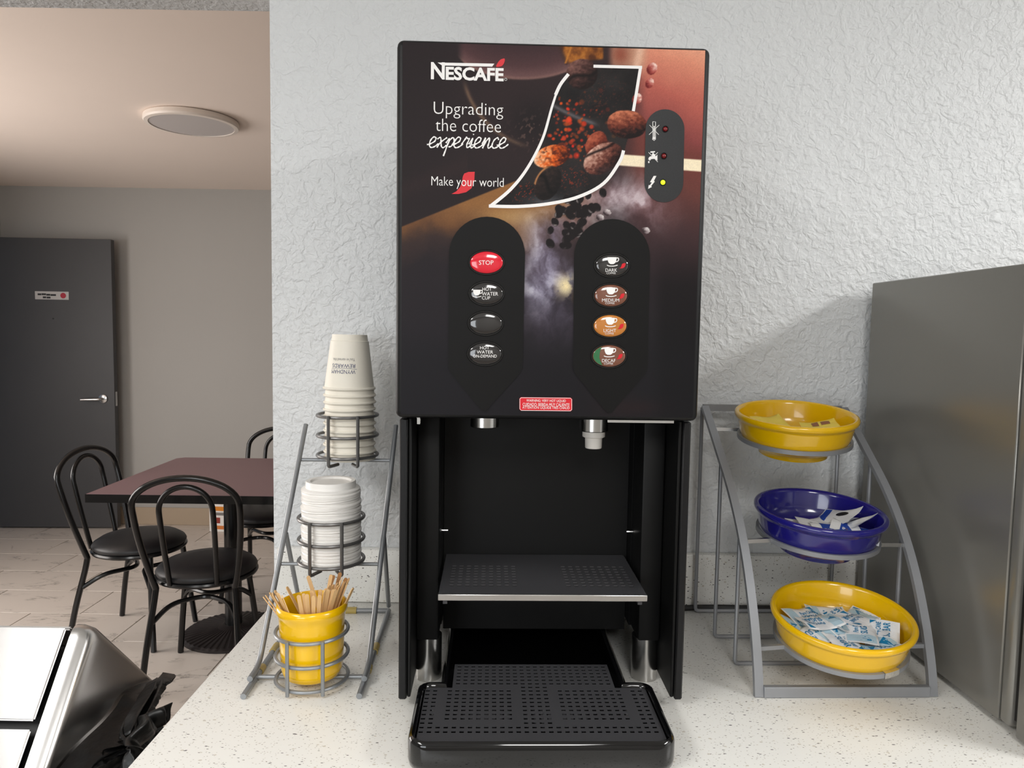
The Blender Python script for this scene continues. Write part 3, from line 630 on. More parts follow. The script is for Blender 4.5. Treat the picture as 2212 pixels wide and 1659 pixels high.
at_ = nt.nodes.new('ShaderNodeAttribute'); at_.attribute_name = 'print'; nt.links.new(at_.outputs['Color'], b.inputs['Base Color']); b.inputs['Roughness'].default_value = 0.5; b.inputs['Specular IOR Level'].default_value = 0.18
fr_ = link('printed_front', art, mp_, cm); fr_['label'] = 'printed front film with coffee beans, smoke and slogan'
def flat(off): return lambda u, v: fp(u, v, off)
LEAFB = LEAF[:]
lw = MB(); OUT = LEAFB + [LEAFB[0]]
ribbon(lw, crom([(1207, 186), (1192, 232), (1172, 300), (1140, 362), (1104, 408), (1060, 445)], 6), [4.5 + 3 * (k / 30) for k in range(31)], flat(0.0008))
ribbon(lw, crom([(1056, 445), (1120, 446), (1186, 440), (1250, 425), (1304, 396), (1338, 350), (1347, 325)], 6), 7, flat(0.0008))
ribbon(lw, [(1368, 240), (1374, 205), (1384, 143)], 6.5, flat(0.0008)); ribbon(lw, [(1387, 145.5), (1282, 143)], 6.5, flat(0.0008))
ribbon(lw, crom([(1200, 205), (1211, 182), (1228, 160)], 5), 7, flat(0.0008)); ribbon(lw, crom([(1199, 206), (1207, 185), (1216, 172)], 4), 1.5, flat(0.0008))
lw.v = [(x, y - 4e-7 * i, z) for i, (x, y, z) in enumerate(lw.v)]
lw.obj('leaf_outline', M_WHITE, fr_, smooth=False)
def front_text(s, x0, y0, x1, y1, m, parent=None, off=0.0010, bold=0.0, name='lettering'):
    xc, yc = (x0 + x1) / 2, (y0 + y1) / 2; a, b_ = fp(x0, yc)[0], fp(x1, yc)[0]; z0, z1 = fp(xc, y1)[2], fp(xc, y0)[2]
    return text_mb(s, a, b_, z0, z1, lambda u, v: (u, -off, v), bold).obj(name, m, parent or fr_, smooth=False)
def leaf_shape(cx, cy, h, m, parent, off):     # small red leaf emblem
    p = [(0.04, -0.42), (0.22, -0.49), (0.50, -0.5), (0.48, -0.10), (0.36, 0.24), (0.12, 0.42), (-0.22, 0.5), (-0.52, 0.5), (-0.31, 0.38), (-0.14, 0.18), (-0.06, -0.08), (-0.02, -0.30)]
    q = [(cx + u * h * 1.02, cy + v * h) for u, v in p]
    return MB().sheet(q, flat(off)).obj('leaf_emblem', m, parent, smooth=False)
front_text('N', 931, 135, 961, 172, M_WHITE, bold=0.03); front_text('ESCAFE', 963, 146, 1088, 175, M_WHITE, bold=0.035)
MB().sheet([(945, 135), (1068, 137.5), (1063, 144), (955, 141.5)], flat(0.0011)).obj('logo_bar', M_WHITE, fr_, smooth=False)
MB().sheet(crom([(1072, 144), (1075, 136), (1081, 129), (1090, 126.5), (1089, 136), (1083, 143)], 4, True), flat(0.0011)).obj('logo_accent', M_RED, fr_, smooth=False)
tm = MB(); ribbon(tm, ellipse(1092.5, 171.5, 2.6, 2.6, 14) + [ellipse(1092.5, 171.5, 2.6, 2.6, 14)[0]], 0.7, flat(0.001)); tm.obj('registered_mark', M_WHITE, fr_, smooth=False)
front_text('Upgrading', 937, 222, 1087, 257, M_WHITE, bold=-0.012); front_text('the coffee', 941, 258, 1082, 285, M_WHITE, bold=-0.012)
leaf_shape(1001, 395, 48, M_RED, fr_, 0.0009); front_text('Make your world', 932, 383, 1088, 409, M_WHITE, off=0.0012, bold=-0.008)
# hand-written word
LT = {'e': ([(-.15, .28), (.12, .38), (.40, .62), (.42, .92), (.22, .98), (.04, .62), (.06, .18), (.26, .02), (.52, .16), (.72, .4)], .66),
      'x': ([(-.1, .8), (.1, .95), (.22, .6), (.32, .15), (.5, .02), (.7, .25)], .62), 'p': ([(.0, .45), (.2, .85), (.14, .2), (.02, -.75), (.08, -.3), (.22, .6), (.46, .95), (.6, .65), (.5, .2), (.26, .08)], .62),
      'r': ([(-.05, .35), (.16, .85), (.22, 1.0), (.34, .86), (.46, .84), (.36, .3), (.46, .04), (.66, .22)], .56), 'i': ([(-.05, .35), (.16, .9), (.12, .3), (.22, .02), (.44, .26)], .36),
      'n': ([(-.05, .4), (.12, .95), (.1, .45), (.06, .0), (.2, .6), (.42, .95), (.46, .6), (.44, .15), (.56, .02), (.74, .26)], .7), 'c': ([(.46, .78), (.34, .98), (.12, .75), (.04, .3), (.2, .02), (.46, .12), (.66, .36)], .56)}
sw = MB(); cur = 0.0; strokes = []
for ch in 'experience':
    pts, adv = LT[ch]; strokes.append([(cur + x + 0.18 * y, y) for x, y in pts])
    if ch == 'x': strokes.append([(cur + .62 + 0.17, .95), (cur + .3, .5), (cur + .0, .02)])
    if ch == 'i': strokes.append([(cur + .36, 1.22), (cur + .40, 1.30)])
    cur += adv
tot = cur + 0.35
for st in strokes:
    q = crom(st, 6); ribbon(sw, [(921 + (x + .15) / tot * 179, 319 - y * 23.5 + (x / tot) * 2) for x, y in q], [3.6 - 1.4 * abs(math.sin(k * 0.55)) for k in range(len(q))], flat(0.0010))
sw.v = [(x, y - 2.5e-7 * i, z) for i, (x, y, z) in enumerate(sw.v)]
sw.obj('script_lettering', M_WHITE, fr_, smooth=False)
# ---- black plates, warning label, indicator pill
def plate(cx, top, tip, x0, x1, ybend, name):
    r = (x1 - x0) / 2; pts = [(cx + r * math.cos(math.radians(a)), top + r - r * math.sin(math.radians(a))) for a in range(0, 181, 9)]
    dxb = -6; pts += [(x0 - 2, ybend - 6), (x0 + 4, ybend + 6)] + [(cx - 12 + dxb, tip - 9), (cx + dxb - 4, tip), (cx + dxb + 6, tip), (cx + 12 + dxb, tip - 9)] + [(x1 - 10, ybend + 6), (x1 - 5, ybend - 6)]
    return MB().prism(pts, lambda u, v, d: fp(u, v, d), 0.0006, 0.0016).obj(name, M_BLK2, cm)
plate(1052, 468, 888, 970, 1134, 800, 'button_plate'); plate(1322, 473, 892, 1240, 1404, 803, 'button_plate')
wlb = MB().prism([(1122 + dx, 858 + dy) for dx, dy in ((3, 0), (111, 1), (114, 4), (114, 27), (111, 30.5), (3, 29), (0, 26), (0, 3))], lambda u, v, d: fp(u, v, d), 0.0006, 0.0012).obj('warning_label', M_RED, cm, smooth=False); wlb['label'] = 'red warning label with white lettering'
bd = MB(); ribbon(bd, [(1123 + dx, 859 + dy) for dx, dy in ((3, 0), (109, 1), (112, 4), (112, 26), (109, 28.5), (3, 27.5), (0, 24), (0, 3), (3, 0))], 1.0, flat(0.0015)); bd.obj('label_border', M_WHITE, wlb, smooth=False)
for s_, a_, b_, y_ in (('WARNING: VERY HOT LIQUID', 1137, 1222, 862.5), ('CUIDADO: BEBIDA MUY CALIENTE', 1129, 1230, 870.5), ('ATTENTION: LIQUIDE TRÉS CHAUD', 1128.5, 1230, 877.5)):
    front_text(s_, a_, y_ - (1.3 if 'É' in s_ else 0), b_, y_ + 6.6, M_WHITE, wlb, 0.0015, bold=0.0)
pill = [(1436 + 42 * math.cos(math.radians(a)) + 0.5, 279 - 43 * math.sin(math.radians(a))) for a in range(0, 181, 9)] + [(1434 - 42 * math.cos(math.radians(a)), 394 + 43 * math.sin(math.radians(a))) for a in range(0, 181, 9)]
M_PILL = mat('sparkle_black', rgb(34, 35, 37), 0.45, spec=0.4, nz=(700, 0.55, one))
pp = MB().prism(pill, lambda u, v, d: fp(u, v, d), 0.0006, 0.0012).obj('indicator_panel', M_PILL, cm, smooth=False); pp['label'] = 'dark pill-shaped panel with three indicator lights'
def ledlight(x, y, m):
    q = fp(x, y, 0.0012); o = MB().lathe([(0.0042, -0.0001), (0.0042, 0.0008), (0.0034, 0.0010), (0.0032, 0.0002)], 20, c=q, mtx=Matrix.Rotation(math.radians(90), 4, 'X')).obj('light_bezel', M_BLK2, pp)
    MB().lathe([(0.0031, 0.0), (0.0027, 0.0014), (0.0016, 0.0024), (0, 0.0028)], 18, c=q, mtx=Matrix.Rotation(math.radians(90), 4, 'X')).obj('indicator_light', m, pp)
M_LEDR = mat('unlit_red_lens', rgb(120, 8, 16), 0.12, coat=0.5); M_LEDG = mat('lit_green_lens', rgb(190, 220, 30), 0.2, emit=(0.62, 0.80, 0.02, 1), estr=1.4)
ledlight(1437, 279, M_LEDR); ledlight(1434, 337, M_LEDR); ledlight(1432, 394, M_LEDG)
F2 = flat(0.0015)
ic = MB(); ribbon(ic, [(1410, 263), (1410.5, 295), (1409.5, 301), (1413, 303.5), (1416, 301), (1416, 263), (1410, 263)], 1.2, F2); ic.sheet(ellipse(1413, 298, 3.2, 3.2, 14), F2); ic.sheet([(1412, 272), (1414.2, 272), (1414.2, 297), (1412, 297)], F2)
ribbon(ic, [(1403, 270), (1423, 291)], 1.0, flat(0.0017)); ribbon(ic, [(1424, 270), (1402, 291)], 1.0, flat(0.0017)); ic.obj('thermometer_symbol', M_WHITE, pp, smooth=False)
ic = MB(); ic.sheet([(1400.5, 345), (1401, 341), (1404, 338), (1409, 337), (1408, 333), (1412, 331), (1415, 334), (1416, 338), (1420, 334), (1420, 347), (1415, 343), (1408, 343.5), (1404.5, 344), (1404.5, 346)], F2); ic.sheet([(1405, 327), (1415, 326.5), (1415, 329), (1411.5, 329.5), (1411.5, 332), (1409.5, 332), (1409.5, 329.5), (1405, 330)], F2); ic.sheet(ellipse(1401.5, 350, 1.6, 2.4, 10), F2)
ribbon(ic, [(1401, 329), (1421, 350)], 1.0, flat(0.0017)); ribbon(ic, [(1421, 329), (1403, 347)], 1.0, flat(0.0017)); ic.obj('tap_symbol', M_WHITE, pp, smooth=False)
MB().sheet([(1412, 380), (1418, 380), (1412.5, 391), (1414.5, 392), (1406.5, 402), (1408, 404), (1400, 408), (1401.5, 399.5), (1403.5, 400.5), (1408, 394), (1404, 393.5)], F2).obj('lightning_symbol', M_WHITE, pp, smooth=False)
# ---- buttons
M_BTN = {'red': mat('red_button', rgb(226, 30, 52), 0.12, coat=0.8), 'black': mat('black_button', rgb(40, 38, 38), 0.10, coat=0.9), 'brown': mat('brown_button', rgb(122, 76, 58), 0.14, coat=0.8), 'tan': mat('tan_button', rgb(196, 124, 52), 0.14, coat=0.8), 'green': mat('green_button', rgb(40, 110, 66), 0.14, coat=0.8)}
def button(cx, cy, colr, lines, cup, lab):
    P = lambda u, v, o: fp(cx + u, cy + v, o)
    ring = MB(); nn = 40
    for rx, ry, o in ((40, 28, 0.0016), (39, 27, 0.0026), (36.5, 24.5, 0.0026), (36, 24, 0.0012)): ring.v += [P(u, v, o) for u, v in ellipse(0, 0, rx, ry, nn)]
    for i in range(3): ring.f += [(i * nn + k, i * nn + (k + 1) % nn, (i + 1) * nn + (k + 1) % nn, (i + 1) * nn + k) for k in range(nn)]
    root = ring.obj('button', mat('gloss_ring', rgb(14, 14, 14), 0.18), cm); root['label'] = lab
    def dome(rr): return 0.0018 + 0.0026 * math.sqrt(max(0.0, 1 - rr * rr)) if rr < 1 else 0.0018
    cap = MB(); RS = [1.0, 0.97, 0.9, 0.8, 0.6, 0.3]
    for s_ in RS: cap.v += [P(u * s_, v * s_, dome(s_)) for u, v in ellipse(0, 0, 35.5, 23.5, nn)]
    for i in range(len(RS) - 1): cap.f += [(i * nn + k, i * nn + (k + 1) % nn, (i + 1) * nn + (k + 1) % nn, (i + 1) * nn + k) for k in range(nn)]
    cap.f.append(tuple((len(RS) - 1) * nn + k for k in range(nn))); cap.obj('button_face', M_BTN[colr], root, ang=60)
    od = lambda u, v: P(u, v, dome(min(0.98, math.hypot(u / 35.5, v / 23.5))) + 0.0004)
    if lab.startswith('decaf'):
        g = MB(); pts = [(35 * math.cos(math.radians(a)) * 0.97, 23 * math.sin(math.radians(a)) * 0.97) for a in range(115, 246, 10)] + [(-17, -17), (-20, -6), (-21, 4), (-17, 14)]
        g.sheet(pts, lambda u, v: P(u, v, dome(min(0.9, math.hypot(u / 35.5, v / 23.5))) + 0.0006)).obj('green_patch', M_BTN['green'], root, ang=85)
    for s_, x0, y0, x1, y1 in lines:
        text_mb(s_, x0, x1, y1, y0, od, 0.0).obj('lettering', M_WHITE, root, smooth=False)
    if cup:
        ux, uy, k = cup; ic = MB(); c_ = lambda u, v: od(ux + u * k, uy + v * k)
        ic.sheet([(-9, -9), (9, -9), (8.5, -3), (6.5, 2), (3, 4.5), (-3, 4.5), (-6.5, 2), (-8.5, -3)], c_); ribbon(ic, crom([(8, -7), (12, -7.5), (13, -4), (11, -1), (7, 0)], 4), 1.8, c_)
        ribbon(ic, crom([(-10, 6.5), (-5, 8.3), (4, 8.3), (11, 6.5)], 4), 1.6, c_); ic.obj('cup_symbol', M_WHITE, root, smooth=False)
        if len(lines) == 2:
            MB().sheet([(22, -3), (25, -4.5), (29.5, -4.5), (29, 0), (27, 4), (23, 6.5), (16, 7), (19, 4.5), (20.5, 1), (21, -1)], od).obj('leaf_emblem', M_RED, root, smooth=False)
button(1051, 567, 'red', [('STOP', -16.5, -4.5, 15, 5)], None, 'red stop button')
button(1051, 634, 'black', [('HOT', -9, -13, 11, -6), ('WATER', -10, -3, 25, 4.5), ('CUP', -10, 6, 8, 13)], (-21, 0, 0.9), 'black hot water cup button')
button(1049, 698.5, 'black', [], None, 'blank black button')
button(1048, 764, 'black', [('HOT', -11, -16, 9, -9.5), ('WATER', -18, -7, 17, 0), ('ON-DEMAND', -26, 2, 25, 8.5)], None, 'black hot water on demand button')
button(1322, 573, 'black', [('DARK', -14, 7, 11, 14), ('COFFEE', -12, 15, 8, 19)], (0, -7.5, 1.1), 'dark coffee button')
button(1319.5, 638.5, 'brown', [('MEDIUM', -19, 6.5, 18, 13.5), ('COFFEE', -12, 14.5, 8, 18.5)], (0, -7.5, 1.1), 'medium coffee button, brown')
button(1318, 704, 'tan', [('LIGHT', -14, 6.5, 13, 13.5), ('COFFEE', -11, 14.5, 8, 18.5)], (0, -7.5, 1.1), 'light coffee button, tan')
button(1315.5, 769, 'brown', [('DECAF', -15, 6.5, 14, 13.5), ('COFFEE', -11, 14.5, 9, 18.5)], (0, -7.5, 1.1), 'decaf coffee button, brown with green edge')
# ---- power cord behind
pc = [tuple(on_axis(x, y, 2, ZC + 0.006)) for x, y in ((1380, 1318), (1480, 1313), (1540, 1312), (1580, 1306), (1615, 1300), (1650, 1303), (1700, 1312), (1780, 1318), (1850, 1322))]
pc = [(p[0], min(p[1], 1.330), ZC + 0.006) for p in pc]
tag(MB().tube(crom(pc, 6), 0.0055, 8).obj('power_cord', M_RUB), 'black power cord lying on the counter behind the bowl stand', 'cord')
# ================================================================== CUP RACK
FR = Frame((-0.2885, 0.978, ZC), 2.2)
rk = thing('wire_cup_rack', 'grey three-tier wire rack holding cups, lids and the stirrer crock', 'rack', tuple(FR.o), math.radians(2.2))
RR = 0.0043; HXR = 0.0805
for s in (-1, 1):
    x = s * HXR
    MB().tube([(x, 0.0, RR), (x, 0.313, RR)], RR, 12).obj('base_rail', M_WIRE, rk)
    MB().tube(fillet([(x + s * 0.0015, 0.034, 3 * RR), (x + s * 0.0015, 0.075, 3 * RR), (x + 0.012, 0.312, 0.347)], 0.02, 6), RR, 12).obj('upright', M_WIRE, rk)
    MB().tube([(x + 0.006, 0.200, 0.180), (x, 0.312, 3 * RR)], RR * 0.9, 10).obj('rear_strut', M_WIRE, rk)
    MB().tube([(x, 0.14, RR), (x, 0.165, RR)], RR * 1.35, 12).obj('rubber_sleeve', M_PAD, rk); MB().tube([(x, 0.075, RR), (x, 0.09, RR)], RR * 1.3, 12).obj('rubber_sleeve', M_PAD, rk)
MB().tube([(-HXR, 0.313, RR), (HXR, 0.313, RR)], RR, 12).obj('rear_rail', M_WIRE, rk)
MB().tube([(-0.004, 0.313, RR), (0.022, 0.313, RR)], RR * 1.5, 12).obj('rubber_sleeve', M_PAD, rk)
TIERS = [(0.275, 0.290), (0.168, 0.139), (0.052, 0.0075)]
TX = [0.013, 0.007, 0.003]; TO = [0.0105, 0.0085, 0.002]
RB = 0.0515; RWI = 0.0028
for ti, (ty, tz) in enumerate(TIERS):
    w = M_WIRE_DK if ti < 2 else M_WIRE
    bx_ = 0.012 * (tz - 0.01) / 0.337
    MB().tube([(-HXR + bx_, ty, tz), (HXR + bx_, ty, tz)], 0.0031, 10).obj('cross_bar', M_WIRE, rk)
    cx_ = TX[ti]; z0 = tz + TO[ti]
    for k in range(3):
        MB().tube([(cx_ + RB * math.cos(a), ty + RB * math.sin(a), z0 + 0.0348 * k) for a in [2 * math.pi * q / 40 for q in range(40)]], RWI, 8, True).obj('basket_ring', w, rk)
    for a in (-114, -62, 62, 118):
        a = math.radians(a); c_, s_ = math.cos(a), math.sin(a); ro = RB + 0.0042
        pt = [(cx_ + ro * c_, ty + ro * s_, z0 + 0.073), (cx_ + ro * c_, ty + ro * s_, z0 - 0.006)]
        if ti < 2: pt = fillet(pt[:1] + [(cx_ + ro * c_, ty + ro * s_, tz - 0.003)] + [(cx_ + 0.5 * ro * c_, ty + 0.5 * ro * s_, tz - 0.003)], 0.005, 4)
        MB().tube(pt, RWI, 8).obj('basket_wire', w, rk)
def wpos(fr, x, y, z): return fr.o + fr.e[0] * x + fr.e[1] * y + fr.e[2] * z
# ---- cups (upside down)
RT, RBm, CH, PIT = 0.0450, 0.0292, 0.0945, 0.0122
cup = MB(); cup.lathe([(RBm - 0.0015, CH - 0.006), (RBm - 0.0012, CH), (RBm + 0.0006, CH), (RBm + 0.0018, CH - 0.0105), (RBm + 0.0032, CH - 0.0112), (RT - 0.0028, 0.0045), (RT - 0.0008, 0.0042), (RT + 0.0004, 0.0022), (RT - 0.0006, 0.0003), (RT - 0.003, 0.0004), (RBm + 0.001, CH - 0.012), (0, CH - 0.012)], 48)
NC = 11; cup0 = None; bz = TIERS[0][1] + 0.0032
for k in range(NC):
    p = wpos(FR, 0.0165 + 0.0005 * math.sin(k * 1.7), TIERS[0][0] + 0.0004 * math.cos(k * 2.1), bz + k * PIT)
    o = cup.obj('paper_cup', M_CUP) if cup0 is None else cup0.copy()
    if cup0 is None: cup0 = o
    else: COL.objects.link(o)
    o.location = p; o.rotation_euler = (math.radians(0.5 * math.sin(k * 2.3)), math.radians(0.5 * math.cos(k * 1.3)), 0)
    idx = NC - 1 - k
    tag(o, 'topmost cream paper cup of the upside-down stack, blue lettering on its side' if idx == 0 else ORD[idx] + ' cream paper cup from the top of the upside-down stack', 'cup', 'paper cups stacked in the top ring')
    if idx == 0: topcup = o
def cone(mb_list, u, v):                       # u: arc length, v: height on cup side (upside down reading)
    r = RT - 0.003 + (RBm + 0.0030 - RT + 0.003) * (v - 0.0045) / (CH - 0.0155) + 0.0004
    th = -math.pi / 2 - 0.08 + u / r
    return (r * math.cos(th), r * math.sin(th), v)
for s_, w_, v0, v1, m in (('WYNDHAM', 0.043, 0.0285, 0.0350, M_INK), ('REWARDS', 0.041, 0.0385, 0.0450, M_INK), ("You've earned this.", 0.040, 0.0495, 0.0545, M_INKG)):
    v, asp, f = text_geo(s_, 0.0)
    MB().add([cone(0, w_ / 2 - a * w_, v1 - b_ * (v1 - v0)) for a, b_ in v], f).obj('lettering', m, topcup, smooth=False)
sw = MB(); ribbon(sw, [(0.024 - 0.046 * t, 0.0363 + 0.001 * math.sin(t * 3)) for t in [k / 10 for k in range(11)]], 0.0005, lambda u, v: cone(0, u, v)); sw.obj('underline', M_INK, topcup, smooth=False)
# ---- lids
lid = MB(); lid.lathe([(0, 0.0145), (0.030, 0.0145), (0.0325, 0.0175), (0.0385, 0.0180), (0.0395, 0.0165), (0.0400, 0.0080), (0.0450, 0.0070), (0.0466, 0.0052), (0.0466, 0.0030), (0.0455, 0.0018), (0.0462, 0.0), (0.0448, 0.0), (0.0440, 0.0045), (0.0392, 0.0062), (0.0385, 0.0150), (0.034, 0.0160), (0.030, 0.0130), (0, 0.0130)], 44)
NL = 24; lid0 = None; lp_ = 0.00505
for k in range(NL):
    p = wpos(FR, 0.007 + 0.0012 * math.sin(k * 2.7), TIERS[1][0] + 0.001 * math.cos(k * 1.9), TIERS[1][1] + 0.0034 + k * lp_)
    o = lid.obj('cup_lid', M_LID) if lid0 is None else lid0.copy()
    if lid0 is None: lid0 = o
    else: COL.objects.link(o)
    o.location = p; tl = 0.8 if k < 17 else 2.2
    o.rotation_euler = (math.radians(tl * math.sin(k * 1.1)), math.radians(tl * math.cos(k * 0.9)), k)
    idx = NL - 1 - k
    tag(o, ('topmost white plastic cup lid of the stack in the middle ring' if idx == 0 else ORD[idx] + ' white plastic cup lid from the top of the lid stack'), 'lid', 'cup lids stacked in the middle ring')
# ---- crock with stirrers
cp = wpos(FR, 0.003, TIERS[2][0] + 0.001, 0.0125)
ck = MB(); ck.lathe([(0, 0.0), (0.037, 0.0), (0.041, 0.003), (0.0440, 0.012), (0.0458, 0.045), (0.0470, 0.085), (0.0485, 0.094), (0.0505, 0.097), (0.0512, 0.102), (0.0500, 0.107), (0.0475, 0.108), (0.0455, 0.104), (0.0440, 0.090), (0.0420, 0.020), (0.036, 0.007), (0, 0.006)], 56)
co = tag(ck.obj('stirrer_crock', M_YEL, ang=60), 'yellow glazed crock full of wooden stirrers in the bottom ring', 'crock'); co.location = cp
def stick(L): 
    w = 0.0028; pts = [(-w, 0.003)] + [(w * math.cos(math.radians(a)), L - w + w * math.sin(math.radians(a))) for a in range(180, -1, -30)] + [(w, 0.003), (0, 0)]
    return MB().prism(pts, lambda u, v, d: (u, d, v), -0.0006, 0.0006)
st0 = stick(0.135).obj('stir_stick', M_WOOD); st1 = stick(0.135).obj('stir_stick', M_WOODD)
def place_stick(src, bx, by, tx, ty, L_, tw, lab, grp='wooden stirrers in the yellow crock'):
    o = src if not src.get('label') else src.copy()
    if o is not src: COL.objects.link(o)
    b_ = Vector((bx, by, 0.008)); t_ = Vector((tx, ty, 0)); h = math.sqrt(max(1e-6, L_ ** 2 - (t_ - Vector((bx, by, 0))).length ** 2)); d = (Vector((tx, ty, 0.008 + h)) - b_).normalized()
    z = d; x = Vector((math.cos(tw), math.sin(tw), 0)); x = (x - z * x.dot(z)).normalized(); y = z.cross(x)
    m = Matrix(((x.x, y.x, z.x, 0), (x.y, y.y, z.y, 0), (x.z, y.z, z.z, 0), (0, 0, 0, 1))); m.translation = Vector(cp) + b_
    o.matrix_world = m; tag(o, lab, 'stirrer', grp)
SPEC = [(0.030, 0.02, -0.020, 0.040, 0.143, 'tall pale wooden stirrer standing left of centre in the yellow crock', 0), (0.025, 0.0, -0.046, 0.022, 0.139, 'thin edge-on wooden stirrer leaning left over the back rim of the crock', 0),
        (-0.02, 0.02, 0.026, 0.040, 0.146, 'brown wooden stirrer leaning right, tallest at the right of the crock', 1), (-0.01, 0.02, 0.046, 0.038, 0.146, 'brown wooden stirrer leaning far right behind the short pale one', 1), (0.0, 0.03, 0.033, 0.040, 0.139, 'short tan wooden stirrer upright between the two brown ones', 1)]
for bx, by, tx, ty, L_, lab, kk in SPEC: place_stick(st1 if kk else st0, bx, by, tx, ty, L_, 1.3 if 'edge-on' in lab else 0.2, lab)
rn = random.Random(5)
for k in range(34):
    if k < 9: a = math.radians(165 + k * 9 + rn.uniform(-3, 3)); rr = 0.0435
    elif k < 26: a = math.radians(262 + (k - 9) * 7 + rn.uniform(-3, 3)); rr = 0.0425 - rn.uniform(0, 0.012)
    else: a = math.radians(-40 + (k - 26) * 13 + rn.uniform(-4, 4)); rr = 0.044 - rn.uniform(0, 0.02)
    ex_ = 1.0 + (0.42 if k < 3 else 0.30 if k >= 26 else 0.08)
    tx, ty = rr * ex_ * math.cos(a), rr * ex_ * math.sin(a); bx, by = 0.022 * math.cos(a + 0.5) * (0.2 if k > 8 else -0.6), 0.022 * math.sin(a + 0.5) * 0.3
    lab = ORD[k] + ' wooden stirrer, counted from the back, in the bunch on the left crock rim' if k < 9 else ORD[k - 9] + ' wooden stirrer from the left in the short front bunch of the crock' if k < 26 else ORD[k - 26] + ' wooden stirrer, counted from the front, in the bunch on the right crock rim'
    place_stick(st0, bx, by, tx, ty, 0.118 + rn.uniform(-0.004, 0.006), a + math.pi / 2 + rn.uniform(-0.5, 0.5), lab)
# ================================================================== BOWL STAND
FS = Frame((0.491, 1.006, ZC), 2.3)
sd = thing('bowl_stand', 'grey metal three-tier bowl stand with curved side bars', 'stand', tuple(FS.o), math.radians(2.3))
ARC = crom([(0.005, 0.0), (0.014, 0.042), (0.033, 0.098), (0.064, 0.163), (0.102, 0.219), (0.152, 0.272), (0.215, 0.322), (0.265, 0.360), (0.303, 0.388)], 5)
HS = 0.1285
def arc_z(y): return float(np.interp(y, [p[0] for p in ARC], [p[1] for p in ARC]))
def arc_y(z): return float(np.interp(z, [p[1] for p in ARC], [p[0] for p in ARC]))
for s in (-1, 1): MB().bar([(s * HS, p[0], p[1] + 0.0005) for p in ARC], 0.0125, 0.0075, (1, 0, 0)).obj('side_arc', M_BAR, sd, smooth=False)
MB().box(-HS + 0.0065, HS - 0.0065, 0.0, 0.0085, 0.0005, 0.0165, 0.0008, 1).obj('front_bar', M_BAR, sd)
MB().bar([(-HS, 0.314, 0.3865), (HS, 0.314, 0.3865)], 0.008, 0.012, (0, 1, 0)).obj('top_bar', M_BAR, sd, smooth=False)
for yy in (0.104, 0.204, 0.318):
    zt = arc_z(yy) - 0.004 if yy < 0.3 else 0.386
    pts = fillet([(-HS, yy, zt), (-HS, yy, 0.0035), (HS, yy, 0.0035), (HS, yy, zt)], 0.007, 4)
    MB().tube(pts, 0.0034, 8).obj('u_frame', M_BAR, sd)
BOWLS = [((0.4955, 1.045, 1.0221), (-0.018, -0.1526), 0.1008, M_YEL, 'bottom yellow glazed bowl full of white sugar packets', 'bottom'),
         ((0.4919, 1.130, 1.1586), (0.02, -0.1131), 0.0997, M_BLUE, 'cobalt blue glazed bowl holding creamer packets on the middle tier', 'mid'),
         ((0.475, 1.200, 1.3022), (-0.0148, -0.1374), 0.0982, M_YEL, 'top yellow glazed bowl with a few yellow packets', 'top')]
BM = {}
